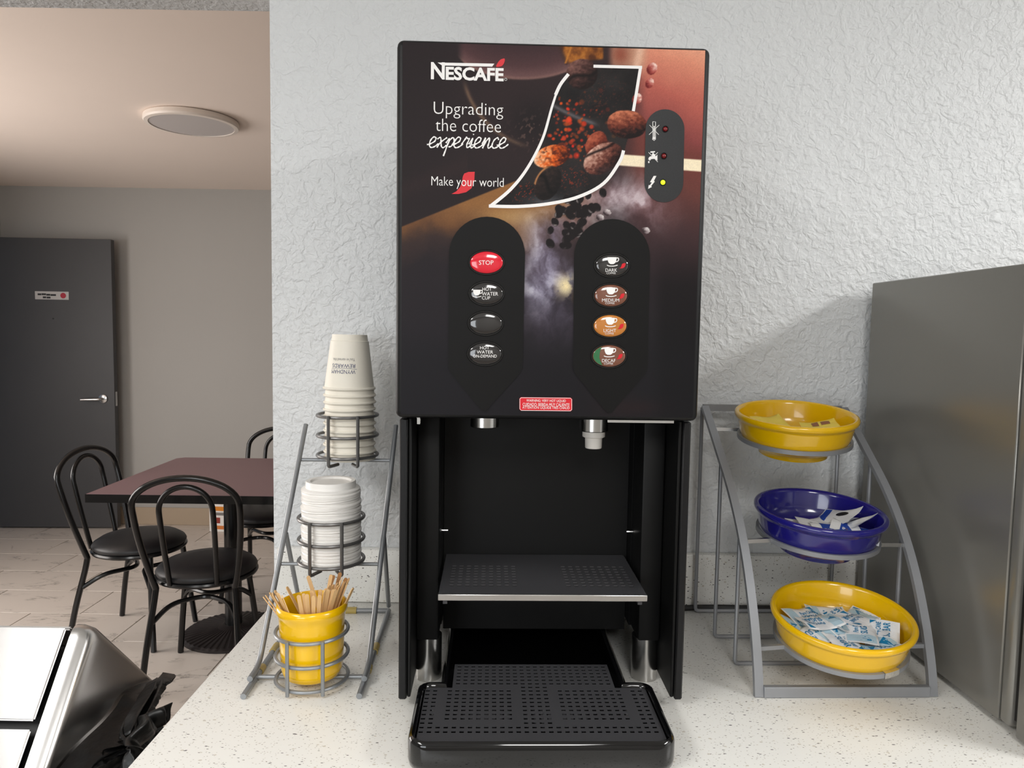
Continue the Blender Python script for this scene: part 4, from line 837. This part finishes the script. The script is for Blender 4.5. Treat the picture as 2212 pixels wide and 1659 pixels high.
for c, n, r, m, lab, key in BOWLS:
    nv = Vector((n[0], n[1], 1)).normalized(); q = Vector((0, 0, 1)).rotation_difference(nv)
    k = r / 0.1
    prof = [(0, -0.064), (0.050, -0.064), (0.052, -0.070), (0.056, -0.070), (0.0575, -0.063), (0.070, -0.057), (0.0835, -0.0475), (0.0875, -0.041), (0.0905, -0.032), (0.0935, -0.016), (0.0945, -0.0125), (0.0975, -0.011), (0.0998, -0.0075), (0.1, -0.004), (0.0985, -0.001), (0.0955, 0.0), (0.0925, -0.0015), (0.0905, -0.006), (0.087, -0.028), (0.082, -0.042), (0.066, -0.052), (0.04, -0.057), (0, -0.058)]
    o = MB().lathe([(a * k, z) for a, z in prof], 72).obj('glazed_bowl', m, ang=60); o.rotation_mode = 'QUATERNION'; o.rotation_quaternion = q; o.location = c
    tag(o, lab, 'bowl', 'glazed bowls on the stand'); BM[key] = Matrix.LocRotScale(Vector(c), q, None)
    # ring of the stand under this bowl, in stand coordinates
    inv = Matrix.LocRotScale(Vector(FS.o), Matrix.Rotation(math.radians(2.3), 3, 'Z').to_quaternion(), None).inverted() @ BM[key]
    rg = MB(); rb0 = 0.0885 * k; rg.lathe([(rb0, -0.0475), (rb0 + 0.0045, -0.0475), (rb0 + 0.0045, -0.0405), (rb0, -0.0405), (rb0, -0.0475)], 64)
    rg.v = [tuple(inv @ Vector(p)) for p in rg.v]; rg.obj('bowl_ring', M_BAR, sd, ang=30)
    ce = inv @ Vector((0, 0, -0.044))
    for s in (-1, 1):
        e = inv @ Vector((s * (rb0 + 0.003), 0.0, -0.044)); za = e.z; ya = min(arc_y(za) + 0.004, 0.30)
        e2 = inv @ Vector((s * (rb0 + 0.002) * math.cos(0.55), -(rb0 + 0.002) * math.sin(0.55), -0.044))
        tgt = e2 if e2.y < ya else e
        th_ = math.asin(max(-1, min(1, (ya - ce.y) / (rb0 + 0.003)))); tgt = inv @ Vector((s * (rb0 + 0.003) * math.cos(th_), (rb0 + 0.003) * math.sin(th_), -0.044))
        MB().bar([(s * (HS - 0.006), arc_y(tgt.z) + 0.003, tgt.z), tuple(tgt)], 0.006, 0.006, (0, 1, 0)).obj('ring_tab', M_SILVER if key != 'bottom' else M_BAR, sd, smooth=False)
    if key == 'bottom':
        tp = MB(); rr = rb0 + 0.0052
        tp.lathe([(rr - 0.0062, -0.0483), (rr, -0.0483), (rr, -0.0397), (rr - 0.0062, -0.0397), (rr - 0.0062, -0.0483)], 180)
        a0, a1 = math.radians(-78), math.radians(-60); keepv = {i for i, p in enumerate(tp.v) if a0 < math.atan2(p[1], p[0]) < a1}
        tp.f = [f for f in tp.f if all(i in keepv for i in f)]; tp.v = [tuple(inv @ Vector(p)) for p in tp.v]
        tp.obj('tape_wrap', mat('worn_silver_tape', (0.7, 0.68, 0.64, 1), 0.25, 0.9, nz=(300, 0.35, one)), sd)
# ---- packets
M_PAP = mat('white_paper', rgb(240, 241, 242), 0.5, nz=(60, 0.03, one), bump=(90, 0.0015, one)); M_TEAL = mat('teal_print', rgb(20, 128, 176), 0.5); M_PALE = mat('pale_teal_print', rgb(186, 212, 224), 0.5)
M_YPAP = mat('yellow_paper', rgb(246, 220, 90), 0.5, bump=(90, 0.0015, one)); M_BPAP = mat('blue_print', rgb(28, 70, 168), 0.45); M_BRN = mat('brown_print', rgb(150, 96, 62), 0.5); M_CRM = mat('cream_packet', rgb(232, 226, 196), 0.5, bump=(90, 0.0015, one))
def packet_fn(L_, Wd, T, curl, seed):
    def top(u, v, o=0.0):                      # u,v in -.5...5
        e = max(0.0, 1 - (abs(u) * 2) ** 4) * max(0.0, 1 - (abs(v) * 2) ** 4)
        z = T * e + curl * ((u * 2) ** 2) * 0.004 + 0.0016 * math.sin(u * 7 + seed) * math.cos(v * 6 + seed * 2)
        return (u * L_, v * Wd, z + o)
    return top
def packet(name, m, mtx, L_, Wd, seed, lab, grp, deco, curl=1.0, T=0.0035):
    top = packet_fn(L_, Wd, T, curl, seed); mb = MB(); n1, n2 = 10, 8
    for side in (1, -1):
        for i in range(n1 + 1):
            for j in range(n2 + 1):
                u, v = i / n1 - .5, j / n2 - .5; p = top(u, v); e = max(0.0, 1 - (abs(u) * 2) ** 4) * max(0.0, 1 - (abs(v) * 2) ** 4)
                mb.v.append(p if side == 1 else (p[0], p[1], p[2] - 2 * T * e - 0.0003))
    k = (n1 + 1) * (n2 + 1); id_ = lambda s_, i, j: s_ * k + i * (n2 + 1) + j
    for i in range(n1):
        for j in range(n2):
            mb.f.append((id_(0, i, j), id_(0, i + 1, j), id_(0, i + 1, j + 1), id_(0, i, j + 1))); mb.f.append((id_(1, i, j), id_(1, i, j + 1), id_(1, i + 1, j + 1), id_(1, i + 1, j)))
    for i in range(n1):
        for j in (0, n2): mb.f.append((id_(0, i, j), id_(1, i, j), id_(1, i + 1, j), id_(0, i + 1, j)))
    for j in range(n2):
        for i in (0, n1): mb.f.append((id_(0, i, j), id_(0, i, j + 1), id_(1, i, j + 1), id_(1, i, j)))
    o = mb.obj(name, m, ang=70); o.matrix_world = mtx; tag(o, lab, 'packet', grp)
    fn = lambda u, v: top(u, v, 0.0006)
    def subdiv(poly):                          # fan grid so the print follows the pillow
        out = MB(); c = np.mean(np.array(poly), 0); n = len(poly); K = 3
        for a in range(n):
            p, q = np.array(poly[a]), np.array(poly[(a + 1) % n])
            g = {}
            for x in range(K + 1):
                for y in range(K + 1 - x):
                    w_ = c + (p - c) * x / K + (q - c) * y / K; g[(x, y)] = len(out.v); out.v.append(fn(*w_))
            for x in range(K):
                for y in range(K - x):
                    out.f.append((g[(x, y)], g[(x + 1, y)], g[(x, y + 1)]))
                    if x + y < K - 1: out.f.append((g[(x + 1, y)], g[(x + 1, y + 1)], g[(x, y + 1)]))
        return out
    for d in deco:
        if d[0] == 'poly': subdiv(d[2]).obj(d[3], d[1], o, smooth=False)
        if d[0] == 'text': text_mb(d[2], d[3], d[4], d[5], d[6], lambda u, v: top(u, v, 0.0008), 0.02).obj('lettering', d[1], o, smooth=False)
    return o
SUG = [('poly', M_PALE, [(-.46, -.44), (-.2, -.44), (-.12, -.2), (-.2, .44), (-.46, .44)], 'printed_pattern'), ('poly', M_TEAL, [(-.40, -.36), (-.12, -.02), (-.40, .10)], 'printed_triangle'), ('poly', M_TEAL, [(.30, .44), (.45, .44), (.45, .2)], 'printed_triangle'),
       ('text', M_TEAL, 'Pure CANE', -.06, .40, .06, .22), ('text', M_TEAL, 'SUGAR', -.08, .42, -.22, .0)]
def inbowl(key, x, y, z, rz, rx=0.0, ry=0.0):
    return BM[key] @ Matrix.Translation((x, y, z)) @ Matrix.Rotation(math.radians(rz), 4, 'Z') @ Matrix.Rotation(math.radians(rx), 4, 'X') @ Matrix.Rotation(math.radians(ry), 4, 'Y')
SP = [(-0.040, 0.036, -0.036, 20, 12, 8, 'standing edge-up at the back left'), (0.000, 0.048, -0.040, -8, 10, 0, 'lying against the back wall'), (0.040, 0.030, -0.040, 40, 4, -6, 'behind the right-hand pile'), (-0.055, 0.012, -0.037, 5, 8, 12, 'at the far left edge, yellowed'),
      (-0.022, 0.020, -0.031, 172, 8, 4, 'in the upper left of the pile'), (0.018, 0.024, -0.032, 120, 3, -4, 'in the middle back of the pile'), (0.050, 0.004, -0.033, -50, -5, -10, 'under the right-hand packet'), (-0.050, -0.018, -0.034, 200, -4, 10, 'low at the left'),
      (-0.030, 0.002, -0.024, 188, 8, 3, 'reading upside down at the centre left'), (0.006, 0.006, -0.026, 30, 2, 6, 'at the centre of the pile'), (0.030, 0.016, -0.025, 215, 6, -6, 'tilted at the centre right'), (0.020, -0.020, -0.027, 70, -4, 0, 'crosswise in the front centre'),
      (-0.012, -0.032, -0.030, -82, -6, 2, 'at the front rim, print sideways'), (0.052, -0.022, -0.030, 62, -6, -12, 'topmost at the right, print readable'), (0.036, -0.046, -0.036, 10, -14, -4, 'lowest at the front right'), (-0.030, -0.048, -0.037, 30, -12, 6, 'tucked under the front left rim'), (0.008, -0.052, -0.038, -15, -14, 0, 'tucked under the front rim')]
for i, (x, y, z, rz, rx, ry, lab) in enumerate(SP):
    packet('sugar_packet', M_CRM if i == 3 else M_PAP, inbowl('bottom', x, y, z + 0.004, rz, rx, ry), 0.058, 0.044, i * 1.7, 'white and teal sugar packet in the bottom bowl, ' + lab, 'sugar packets in the bottom yellow bowl', SUG, 1.0 + 0.6 * math.sin(i))
CR = [('poly', M_BPAP, [(-.30, -.42), (.30, -.42), (.30, .30), (-.30, .30)], 'printed_panel'), ('poly', M_BRN, ellipse(-.14, -.02, .10, .13, 8), 'printed_cup'), ('text', M_WHITE, 'Café', -.02, .26, .0, .2)]
OV = [('poly', M_RUB, ellipse(.12, .05, .17, .11, 10), 'printed_oval'), ('poly', M_BPAP, [(-.46, -.44), (-.2, -.44), (-.3, .44), (-.46, .44)], 'printed_panel')]
CP = [(-0.025, 0.020, -0.046, -4, 6, 0, [], 'flat at the back left'), (-0.030, 0.004, -0.042, -12, 4, 4, CR, 'blue-printed, second layer at the left'), (0.000, 0.020, -0.040, 8, 3, -3, [], 'plain white in the centre back'), (0.006, 0.000, -0.035, -6, 4, 2, [], 'plain white on top in the centre'),
      (0.020, -0.022, -0.033, 176, -8, 2, CR, 'at the front with a brown cup picture'), (0.042, 0.022, -0.026, -52, 22, -24, OV, 'propped upright at the back right'), (0.056, 0.004, -0.028, -62, 14, -26, OV, 'leaning on the right wall with a black oval'), (0.048, -0.024, -0.034, 150, -10, -6, CR, 'blue-printed at the front right')]
for i, (x, y, z, rz, rx, ry, dec, lab) in enumerate(CP):
    packet('creamer_packet', M_PAP, inbowl('mid', x, y, z + 0.002, rz, rx, ry), 0.072, 0.046, i * 2.1, 'white creamer packet in the blue bowl, ' + lab, 'creamer packets in the blue bowl', dec, 1.2)
YP = [(-0.028, 0.040, -0.030, 15, 20, 0, 'crumpled at the back left'), (0.010, 0.010, -0.046, 40, 5, 0, 'lying flat in the middle'), (-0.012, 0.022, -0.045, -20, 6, 4, 'lying flat left of the middle'), (0.048, 0.012, -0.030, -4, 14, -10, 'leaning on the right wall, dark print')]
YD = [('poly', M_BRN, [(-.2, .0), (-.02, .0), (-.02, .3), (-.2, .3)], 'printed_mark'), ('poly', M_BRN, [(.05, .05), (.3, .05), (.3, .25), (.05, .25)], 'printed_mark')]
for i, (x, y, z, rz, rx, ry, lab) in enumerate(YP):
    packet('sweetener_packet', M_YPAP, inbowl('top', x, y, z, rz, rx, ry), 0.058, 0.042, i * 1.3, 'yellow sweetener packet in the top bowl, ' + lab, 'sweetener packets in the top yellow bowl', YD if i == 3 else [], 1.0)
# ================================================================== GREY APPLIANCE
ap = thing('grey_appliance', 'grey metal countertop appliance cabinet at the right end of the counter', 'appliance', (0.655, 1.333, ZC), math.radians(1.0))
AH = 0.618
MB().box(0.0, 0.55, -0.394, -0.004, 0.008, AH, 0.0015, 1).obj('cabinet_body', M_BOX, ap)
MB().box(-0.0005, 0.55, -0.416, -0.3945, 0.008, AH, 0.007, 4).obj('front_flange', M_BOX, ap)
MB().box(0.006, 0.545, -0.429, -0.4165, 0.02, AH - 0.01).obj('door_gasket', M_RUB, ap, smooth=False)
dd = MB().box(-0.002, 0.55, -0.479, -0.4295, 0.004, AH, 0.003, 2).obj('appliance_door', M_BOX, ap)
MB().box(0.50, 0.52, -0.504, -0.4795, 0.2, 0.42, 0.004, 2).obj('door_handle', M_SILVER, dd)
for x in (0.03, 0.52):
    for y in (-0.37, -0.04): MB().lathe([(0, 0.0005), (0.014, 0.0005), (0.014, 0.0078), (0, 0.0078)], 16, c=(x, y, 0)).obj('rubber_foot', M_RUB, ap)
# ================================================================== TRASH CAN
XG = -0.675
apx, rear, frt = on_axis(205, 1338, 0, XG), on_axis(338, 1468, 0, XG), on_axis(100, 1659, 0, XG)
ya, za = apx[1], apx[2]; yr_, zr = rear[1], rear[2]; sl = (frt[2] - za) / (frt[1] - ya)
zf = zr - 0.01; yf = ya + (zf - za) / sl
tc_ = thing('trash_can', 'stainless steel hooded trash can with swing flaps beside the counter', 'trash can', (XG, (yr_ + yf) / 2, 0)); cy = (yr_ + yf) / 2
HX0 = -0.40
def hood_prof(off):                            # rounded gable outline in (y,z)
    a = Vector((yf - cy + off * 0.6, zf)); b = Vector((ya - cy, za - off * 1.3)); c = Vector((yr_ - cy - off * 0.6, zr)); out = [a]
    d = 0.028; p0 = b + (a - b).normalized() * d; p1 = b + (c - b).normalized() * d
    for k in range(8):
        t = k / 7; out.append(p0 * (1 - t) ** 2 + b * 2 * t * (1 - t) + p1 * t * t)
    out.append(c); return [(p.x, p.y) for p in out]
def gable(x_in, x_out, name, parent, m):
    mb = MB(); sec = [(x_in, 0.0), (x_out - 0.022 * (1 if x_out > x_in else -1), 0.0), (x_out - 0.008 * (1 if x_out > x_in else -1), 0.004), (x_out - 0.002 * (1 if x_out > x_in else -1), 0.012), (x_out, 0.022)]
    n = len(hood_prof(0))
    for x, o in sec: mb.v += [(x, u, v) for u, v in hood_prof(o)]
    for i in range(len(sec) - 1):
        for k in range(n): mb.f.append((i * n + k, i * n + (k + 1) % n, (i + 1) * n + (k + 1) % n, (i + 1) * n + k))
    mb.f += [tuple(range(n)), tuple((len(sec) - 1) * n + k for k in range(n))[::-1]]
    return mb.obj(name, m, parent, ang=50)
gable(-0.032, 0.0, 'hood_end', tc_, M_STEELT); gable(HX0 + 0.032, HX0, 'hood_end', tc_, M_STEELT)
inn = MB(); hp = [(u * 0.93, v - 0.028) for u, v in hood_prof(0.006)]; n = len(hp)
inn.prism(hp, lambda u, v, d: (d, u, v), HX0 + 0.0325, -0.0325).obj('hood_core', M_RUB, tc_, smooth=False)
def slope_panel(t0, t1, side, name):           # flap on a slope
    a = Vector((ya - cy, za)); b = Vector((yf - cy, zf)) if side == 'f' else Vector((yr_ - cy, zr)); d = (b - a); n2 = Vector((-d.y, d.x)).normalized(); n2 = n2 if n2.y > 0 else -n2
    p = a + d * t0 - n2 * 0.004; q = a + d * t1 - n2 * 0.004; th = 0.006
    mb = MB(); bm = bmesh.new(); bmesh.ops.create_cube(bm, size=1.0); L_ = (q - p).length
    for v in bm.verts: v.co = (v.co.x * (-HX0 - 0.090), v.co.y * L_, v.co.z * th)
    bmesh.ops.bevel(bm, geom=bm.edges[:], offset=0.0025, segments=2, affect='EDGES'); mb.bm(bm)
    c = (p + q) / 2; dn = (q - p).normalized()
    mb.v = [(x + HX0 / 2, c.x + dn.x * y + n2.x * (z - th / 2), c.y + dn.y * y + n2.y * (z - th / 2)) for x, y, z in mb.v]
    return mb.obj(name, M_STEELT, tc_)
slope_panel(0.05, 0.575, 'f', 'swing_flap'); slope_panel(0.62, 0.99, 'f', 'hood_front_strip'); slope_panel(0.07, 0.98, 'r', 'swing_flap')
MB().box(HX0 + 0.010, -0.010, yf - cy + 0.008, yr_ - cy - 0.008, 0.004, zf - 0.002, 0.02, 3).obj('can_body', M_STEELT, tc_)
# ---- bin liner: skirt over the can's side + knot
bg = thing('bin_liner', 'black plastic bin liner knotted at the side of the trash can', 'bag', (XG, cy, 0))
KN = on_axis(272, 1603, 0, XG + 0.05)
edge = [on_axis(x, y, 0, XG + 0.004) for x, y in ((352, 1452), (338, 1466), (300, 1478), (268, 1500), (248, 1530), (222, 1560), (190, 1590), (160, 1620), (140, 1645), (110, 1680), (60, 1720))]
edge = crom([(p[1] - cy, p[2]) for p in edge], 14); ky_, kz_ = KN[1] - cy, KN[2]
low = [(-0.30, 0.40), (-0.24, 0.30), (-0.10, 0.24), (0.02, 0.26), (0.10, 0.34), (0.13, 0.45)]
rim = edge + crom([edge[-1]] + low, 8)[1:]; sk = MB(); NR = 44; ne = len(rim)
for i, (y, z) in enumerate(rim):
    ph = math.atan2(z - kz_, y - ky_); R_ = math.hypot(y - ky_, z - kz_)
    for j in range(NR):
        s = (j / (NR - 1)) ** 1.3; r = 0.010 + (R_ - 0.010) * s
        pl = (0.55 * math.sin(ph * 13 + 2.0 * mnoise.noise(Vector((ph * 2, s * 2.5, 1.0)))) + 0.45 * math.sin(ph * 29 + 3.0 * mnoise.noise(Vector((ph * 3, s * 4, 4.0)))))
        amp = 0.012 * min(1, r / 0.03) * (1 - 0.15 * s)
        py_, pz_ = ky_ + r * math.cos(ph), kz_ + r * math.sin(ph)
        lump = (mnoise.noise(Vector((py_ * 11 + 3, pz_ * 11, 2))) * 0.014 + (0.5 - abs(mnoise.noise(Vector((py_ * 24, pz_ * 24, 7))))) * 0.016 + (0.5 - abs(mnoise.noise(Vector((py_ * 50, pz_ * 50, 9))))) * 0.006) * min(1, s * 3)
        top_e = 1.0 if i < len(edge) else 0.0
        xx = 0.016 + 0.066 * math.exp(-(r / 0.075) ** 1.3) + amp * pl + lump
        if top_e and s > 0.96: xx = xx * (1 - (s - 0.96) / 0.04) + 0.003 * (s - 0.96) / 0.04
        sk.v.append((max(0.004, xx), ky_ + r * math.cos(ph), kz_ + r * math.sin(ph)))
for i in range(ne - 1):
    for j in range(NR - 1): sk.f.append((i * NR + j, (i + 1) * NR + j, (i + 1) * NR + j + 1, i * NR + j + 1))
sk.obj('liner_skirt', M_BAG, bg, ang=80)
def crumple(name, c, r, amp, seed, sq=(1, 1, 1)):
    bm = bmesh.new(); bmesh.ops.create_icosphere(bm, subdivisions=4, radius=1.0)
    for v in bm.verts:
        d = v.co.normalized(); k = 1 + amp * (mnoise.noise(d * 2.6 + Vector((seed, 0, 0))) + 0.6 * abs(mnoise.noise(d * 6 + Vector((0, seed, 0)))))
        v.co = Vector((c[0] + d.x * r * k * sq[0], c[1] + d.y * r * k * sq[1], c[2] + d.z * r * k * sq[2]))
    return MB().bm(bm).obj(name, M_BAG, bg, ang=60)
crumple('knot', (0.085, ky_, kz_), 0.026, 0.45, 3.0, (1.0, 1.25, 0.85))
def ear(name, pts, w, seed):                   # gathered loose end: fan strip with pleats
    mb = MB(); n = len(pts); m = 13
    for i, p in enumerate(pts):
        t = i / (n - 1); ww = w[i]
        for j in range(m):
            a = j / (m - 1) - 0.5; pl_ = math.sin(j * 2.1 + seed) * 0.006 * (0.4 + t) + mnoise.noise(Vector((i * 0.7, j * 0.35, seed))) * 0.030
            mb.v.append((p[0] + pl_, p[1] + a * ww, p[2] - abs(a) * ww * 0.35 + pl_ * 0.5))
    for i in range(n - 1):
        for j in range(m - 1): mb.f.append((i * m + j, (i + 1) * m + j, (i + 1) * m + j + 1, i * m + j + 1))
    o = mb.obj(name, M_BAG, bg, ang=70); sb_ = o.modifiers.new('smooth', 'SUBSURF'); sb_.levels = sb_.render_levels = 2; sdm = o.modifiers.new('film', 'SOLIDIFY'); sdm.thickness = 0.001
    return o
e1 = [on_axis(x, y, 0, XG + d) for x, y, d in ((285, 1592, 0.09), (300, 1560, 0.105), (312, 1535, 0.115), (326, 1545, 0.125), (336, 1575, 0.125))]
ear('loose_end', [(p[0] - XG, p[1] - cy, p[2]) for p in e1], [0.03, 0.08, 0.12, 0.11, 0.07], 1.0)
e2 = [on_axis(x, y, 0, XG + d) for x, y, d in ((280, 1608, 0.09), (292, 1630, 0.10), (302, 1655, 0.105), (308, 1690, 0.105))]
ear('loose_end', [(p[0] - XG, p[1] - cy, p[2]) for p in e2], [0.03, 0.05, 0.07, 0.08], 4.0)
e3 = [on_axis(x, y, 0, XG + d) for x, y, d in ((278, 1585, 0.08), (285, 1545, 0.07), (300, 1505, 0.045), (325, 1470, 0.02))]
ear('gathered_fold', [(p[0] - XG, p[1] - cy, p[2]) for p in e3], [0.03, 0.07, 0.10, 0.10], 7.0)
# ================================================================== DINING TABLE + CHAIRS
tb_ = thing('dining_table', 'square mauve laminate table with black edge on a round black pedestal', 'table', (-1.285, 3.29, 0), math.radians(1.0))
tp_poly = [(-0.43, -0.425), (0.43, -0.425), (0.43, 0.425), (-0.40, 0.425), (-0.43, 0.395)]
def inset(k): return [(x * k, y * k) for x, y in tp_poly]
top_ = MB().prism(inset(0.994), lambda u, v, d: (u, v, d), 0.722, 0.7505).obj('tabletop', M_TABLE, tb_, smooth=False)
eb = MB(); n = len(tp_poly)
for k, z in ((1.0, 0.716), (1.0, 0.7495), (0.9945, 0.7495), (0.9945, 0.716)): eb.v += [(x, y, z) for x, y in inset(k)]
for i in range(4): eb.f += [(i * n + k, i * n + (k + 1) % n, ((i + 1) % 4) * n + (k + 1) % n, ((i + 1) % 4) * n + k) for k in range(n)]
eb.obj('edge_band', M_CHAIR, top_, smooth=False)
MB().lathe([(0, 0.045), (0.038, 0.045), (0.038, 0.70), (0, 0.70)], 28).obj('pedestal', M_CHAIR, tb_)
MB().box(-0.2, 0.2, -0.03, 0.03, 0.700, 0.7215).obj('support_arm', M_CHAIR, tb_, smooth=False); MB().box(-0.03, 0.03, -0.2, 0.2, 0.6995, 0.7213).obj('support_arm', M_CHAIR, tb_, smooth=False)
ds = MB(); SEG = 180
for r, z, rib in ((0.0, 0.05, 0), (0.045, 0.048, 0), (0.07, 0.036, 0.0015), (0.14, 0.027, 0.003), (0.214, 0.017, 0.003), (0.225, 0.011, 0), (0.225, 0.0005, 0)):
    for k in range(SEG): ds.v.append((r * math.cos(2 * math.pi * k / SEG), r * math.sin(2 * math.pi * k / SEG), z + (rib if (k // 2) % 2 else 0)))
for i in range(6): ds.f += [(i * SEG + k, i * SEG + (k + 1) % SEG, (i + 1) * SEG + (k + 1) % SEG, (i + 1) * SEG + k) for k in range(SEG)]
ds.obj('base_disc', M_IRON, tb_, ang=20)
def make_chair(label, loc, rz):                # faces +Y locally; backrest at -Y
    t = thing('bistro_chair', label, 'chair', loc, math.radians(rz), 'black bistro chairs around the table')
    cu = MB(); cu.lathe([(0, 0.478), (0.10, 0.477), (0.165, 0.468), (0.190, 0.452), (0.197, 0.440), (0.192, 0.430), (0, 0.430)], 44); cu.obj('seat_cushion', M_VINYL, t, ang=60)
    MB().tube([(0.190 * math.cos(a), 0.190 * math.sin(a), 0.419) for a in [2 * math.pi * k / 40 for k in range(40)]], 0.0105, 8, True).obj('seat_ring', M_CHAIR, t)
    R = 0.0125
    def hoop(w0, w1, h0, h1, y0, y1):
        pts = [(-w0, y0, h0)]; 
        for k in range(1, 8): q = k / 8; pts.append((-(w0 + (w1 - w0) * math.sin(q * math.pi / 2)), y0 + (y1 - y0) * q * 0.86, h0 + (h1 - h0) * q * 0.76))
        zc_ = h0 + (h1 - h0) * 0.76; yc_ = y0 + (y1 - y0) * 0.86; rz_ = h1 - zc_
        for k in range(0, 13): a = math.pi - math.pi * k / 12; pts.append((w1 * math.cos(a), yc_ + (y1 - yc_) * math.sin(a), zc_ + rz_ * math.sin(a)))
        return pts[:8] + pts[8:] + [(-p[0], p[1], p[2]) for p in pts[7:0:-1]] + [(w0, y0, h0)]
    MB().tube(crom(hoop(0.150, 0.196, 0.40, 0.862, -0.150, -0.262), 2), R, 12).obj('outer_back_hoop', M_CHAIR, t)
    MB().tube(crom(hoop(0.088, 0.098, 0.424, 0.828, -0.176, -0.258), 2), R * 0.85, 12).obj('inner_back_hoop', M_CHAIR, t)
    for s in (-1, 1):
        MB().tube(crom([(s * 0.150, -0.150, 0.402), (s * 0.156, -0.160, 0.34), (s * 0.172, -0.196, 0.18), (s * 0.186, -0.226, 0.002)], 4), R, 9).obj('leg', M_CHAIR, t)
        MB().tube(crom([(s * 0.125, 0.128, 0.412), (s * 0.138, 0.138, 0.30), (s * 0.154, 0.150, 0.16), (s * 0.170, 0.165, 0.002)], 4), R, 9).obj('leg', M_CHAIR, t)
    MB().tube(fillet([(-0.160, -0.168, 0.27), (-0.115, -0.10, 0.32), (0.0, -0.01, 0.32), (0.115, -0.10, 0.32), (0.160, -0.168, 0.27)], 0.06, 6), R * 0.8, 8).obj('stretcher', M_CHAIR, t)
    MB().tube(fillet([(-0.143, 0.142, 0.26), (-0.10, 0.09, 0.315), (0.0, 0.012, 0.315), (0.10, 0.09, 0.315), (0.143, 0.142, 0.26)], 0.06, 6), R * 0.8, 8).obj('stretcher', M_CHAIR, t)
    return t
c0 = make_chair('black bistro chair with its back to the camera, in front of the mauve table', (-1.25, 2.93, 0), 6)
def chair_copy(label, loc, rz):
    c = copy_tree(c0); c.location = loc; c.rotation_euler = (0, 0, math.radians(rz)); c['label'] = label; return c
chair_copy('black bistro chair at the left side of the mauve table, facing right', (-1.70, 3.26, 0), -96)
chair_copy('black bistro chair behind the mauve table, partly hidden by the white wall', (-1.31, 3.80, 0), 176)
# ---- small printed carton by the far wall
bxp = on_axis(470, 1143, 2, 0.0)
cy0 = min(bxp[1], 4.95); q = on_axis(470, 1143, 1, cy0)
cr = thing('snack_carton', 'small white carton with orange and red print on the floor by the far wall', 'carton', (q[0], cy0, 0.0), math.radians(-6))
MB().box(-0.06, 0.06, 0, 0.05, 0.0005, 0.195, 0.002, 1).obj('carton_body', M_LID, cr)
for a in ((-0.022, 0.055, 0.150, 0.180, 'orange_print', rgb(228, 140, 30)), (-0.012, 0.050, 0.118, 0.138, 'grey_print', rgb(130, 126, 124)), (-0.02, 0.02, 0.062, 0.102, 'dark_red_print', rgb(150, 50, 36)), (-0.022, 0.052, 0.02, 0.045, 'light_orange_print', rgb(222, 130, 60))):
    MB().box(a[0], a[1], -0.0012, -0.0002, a[2], a[3]).obj(a[4], mat(a[4], a[5], 0.5), cr, smooth=False)
bpy.context.view_layer.update()
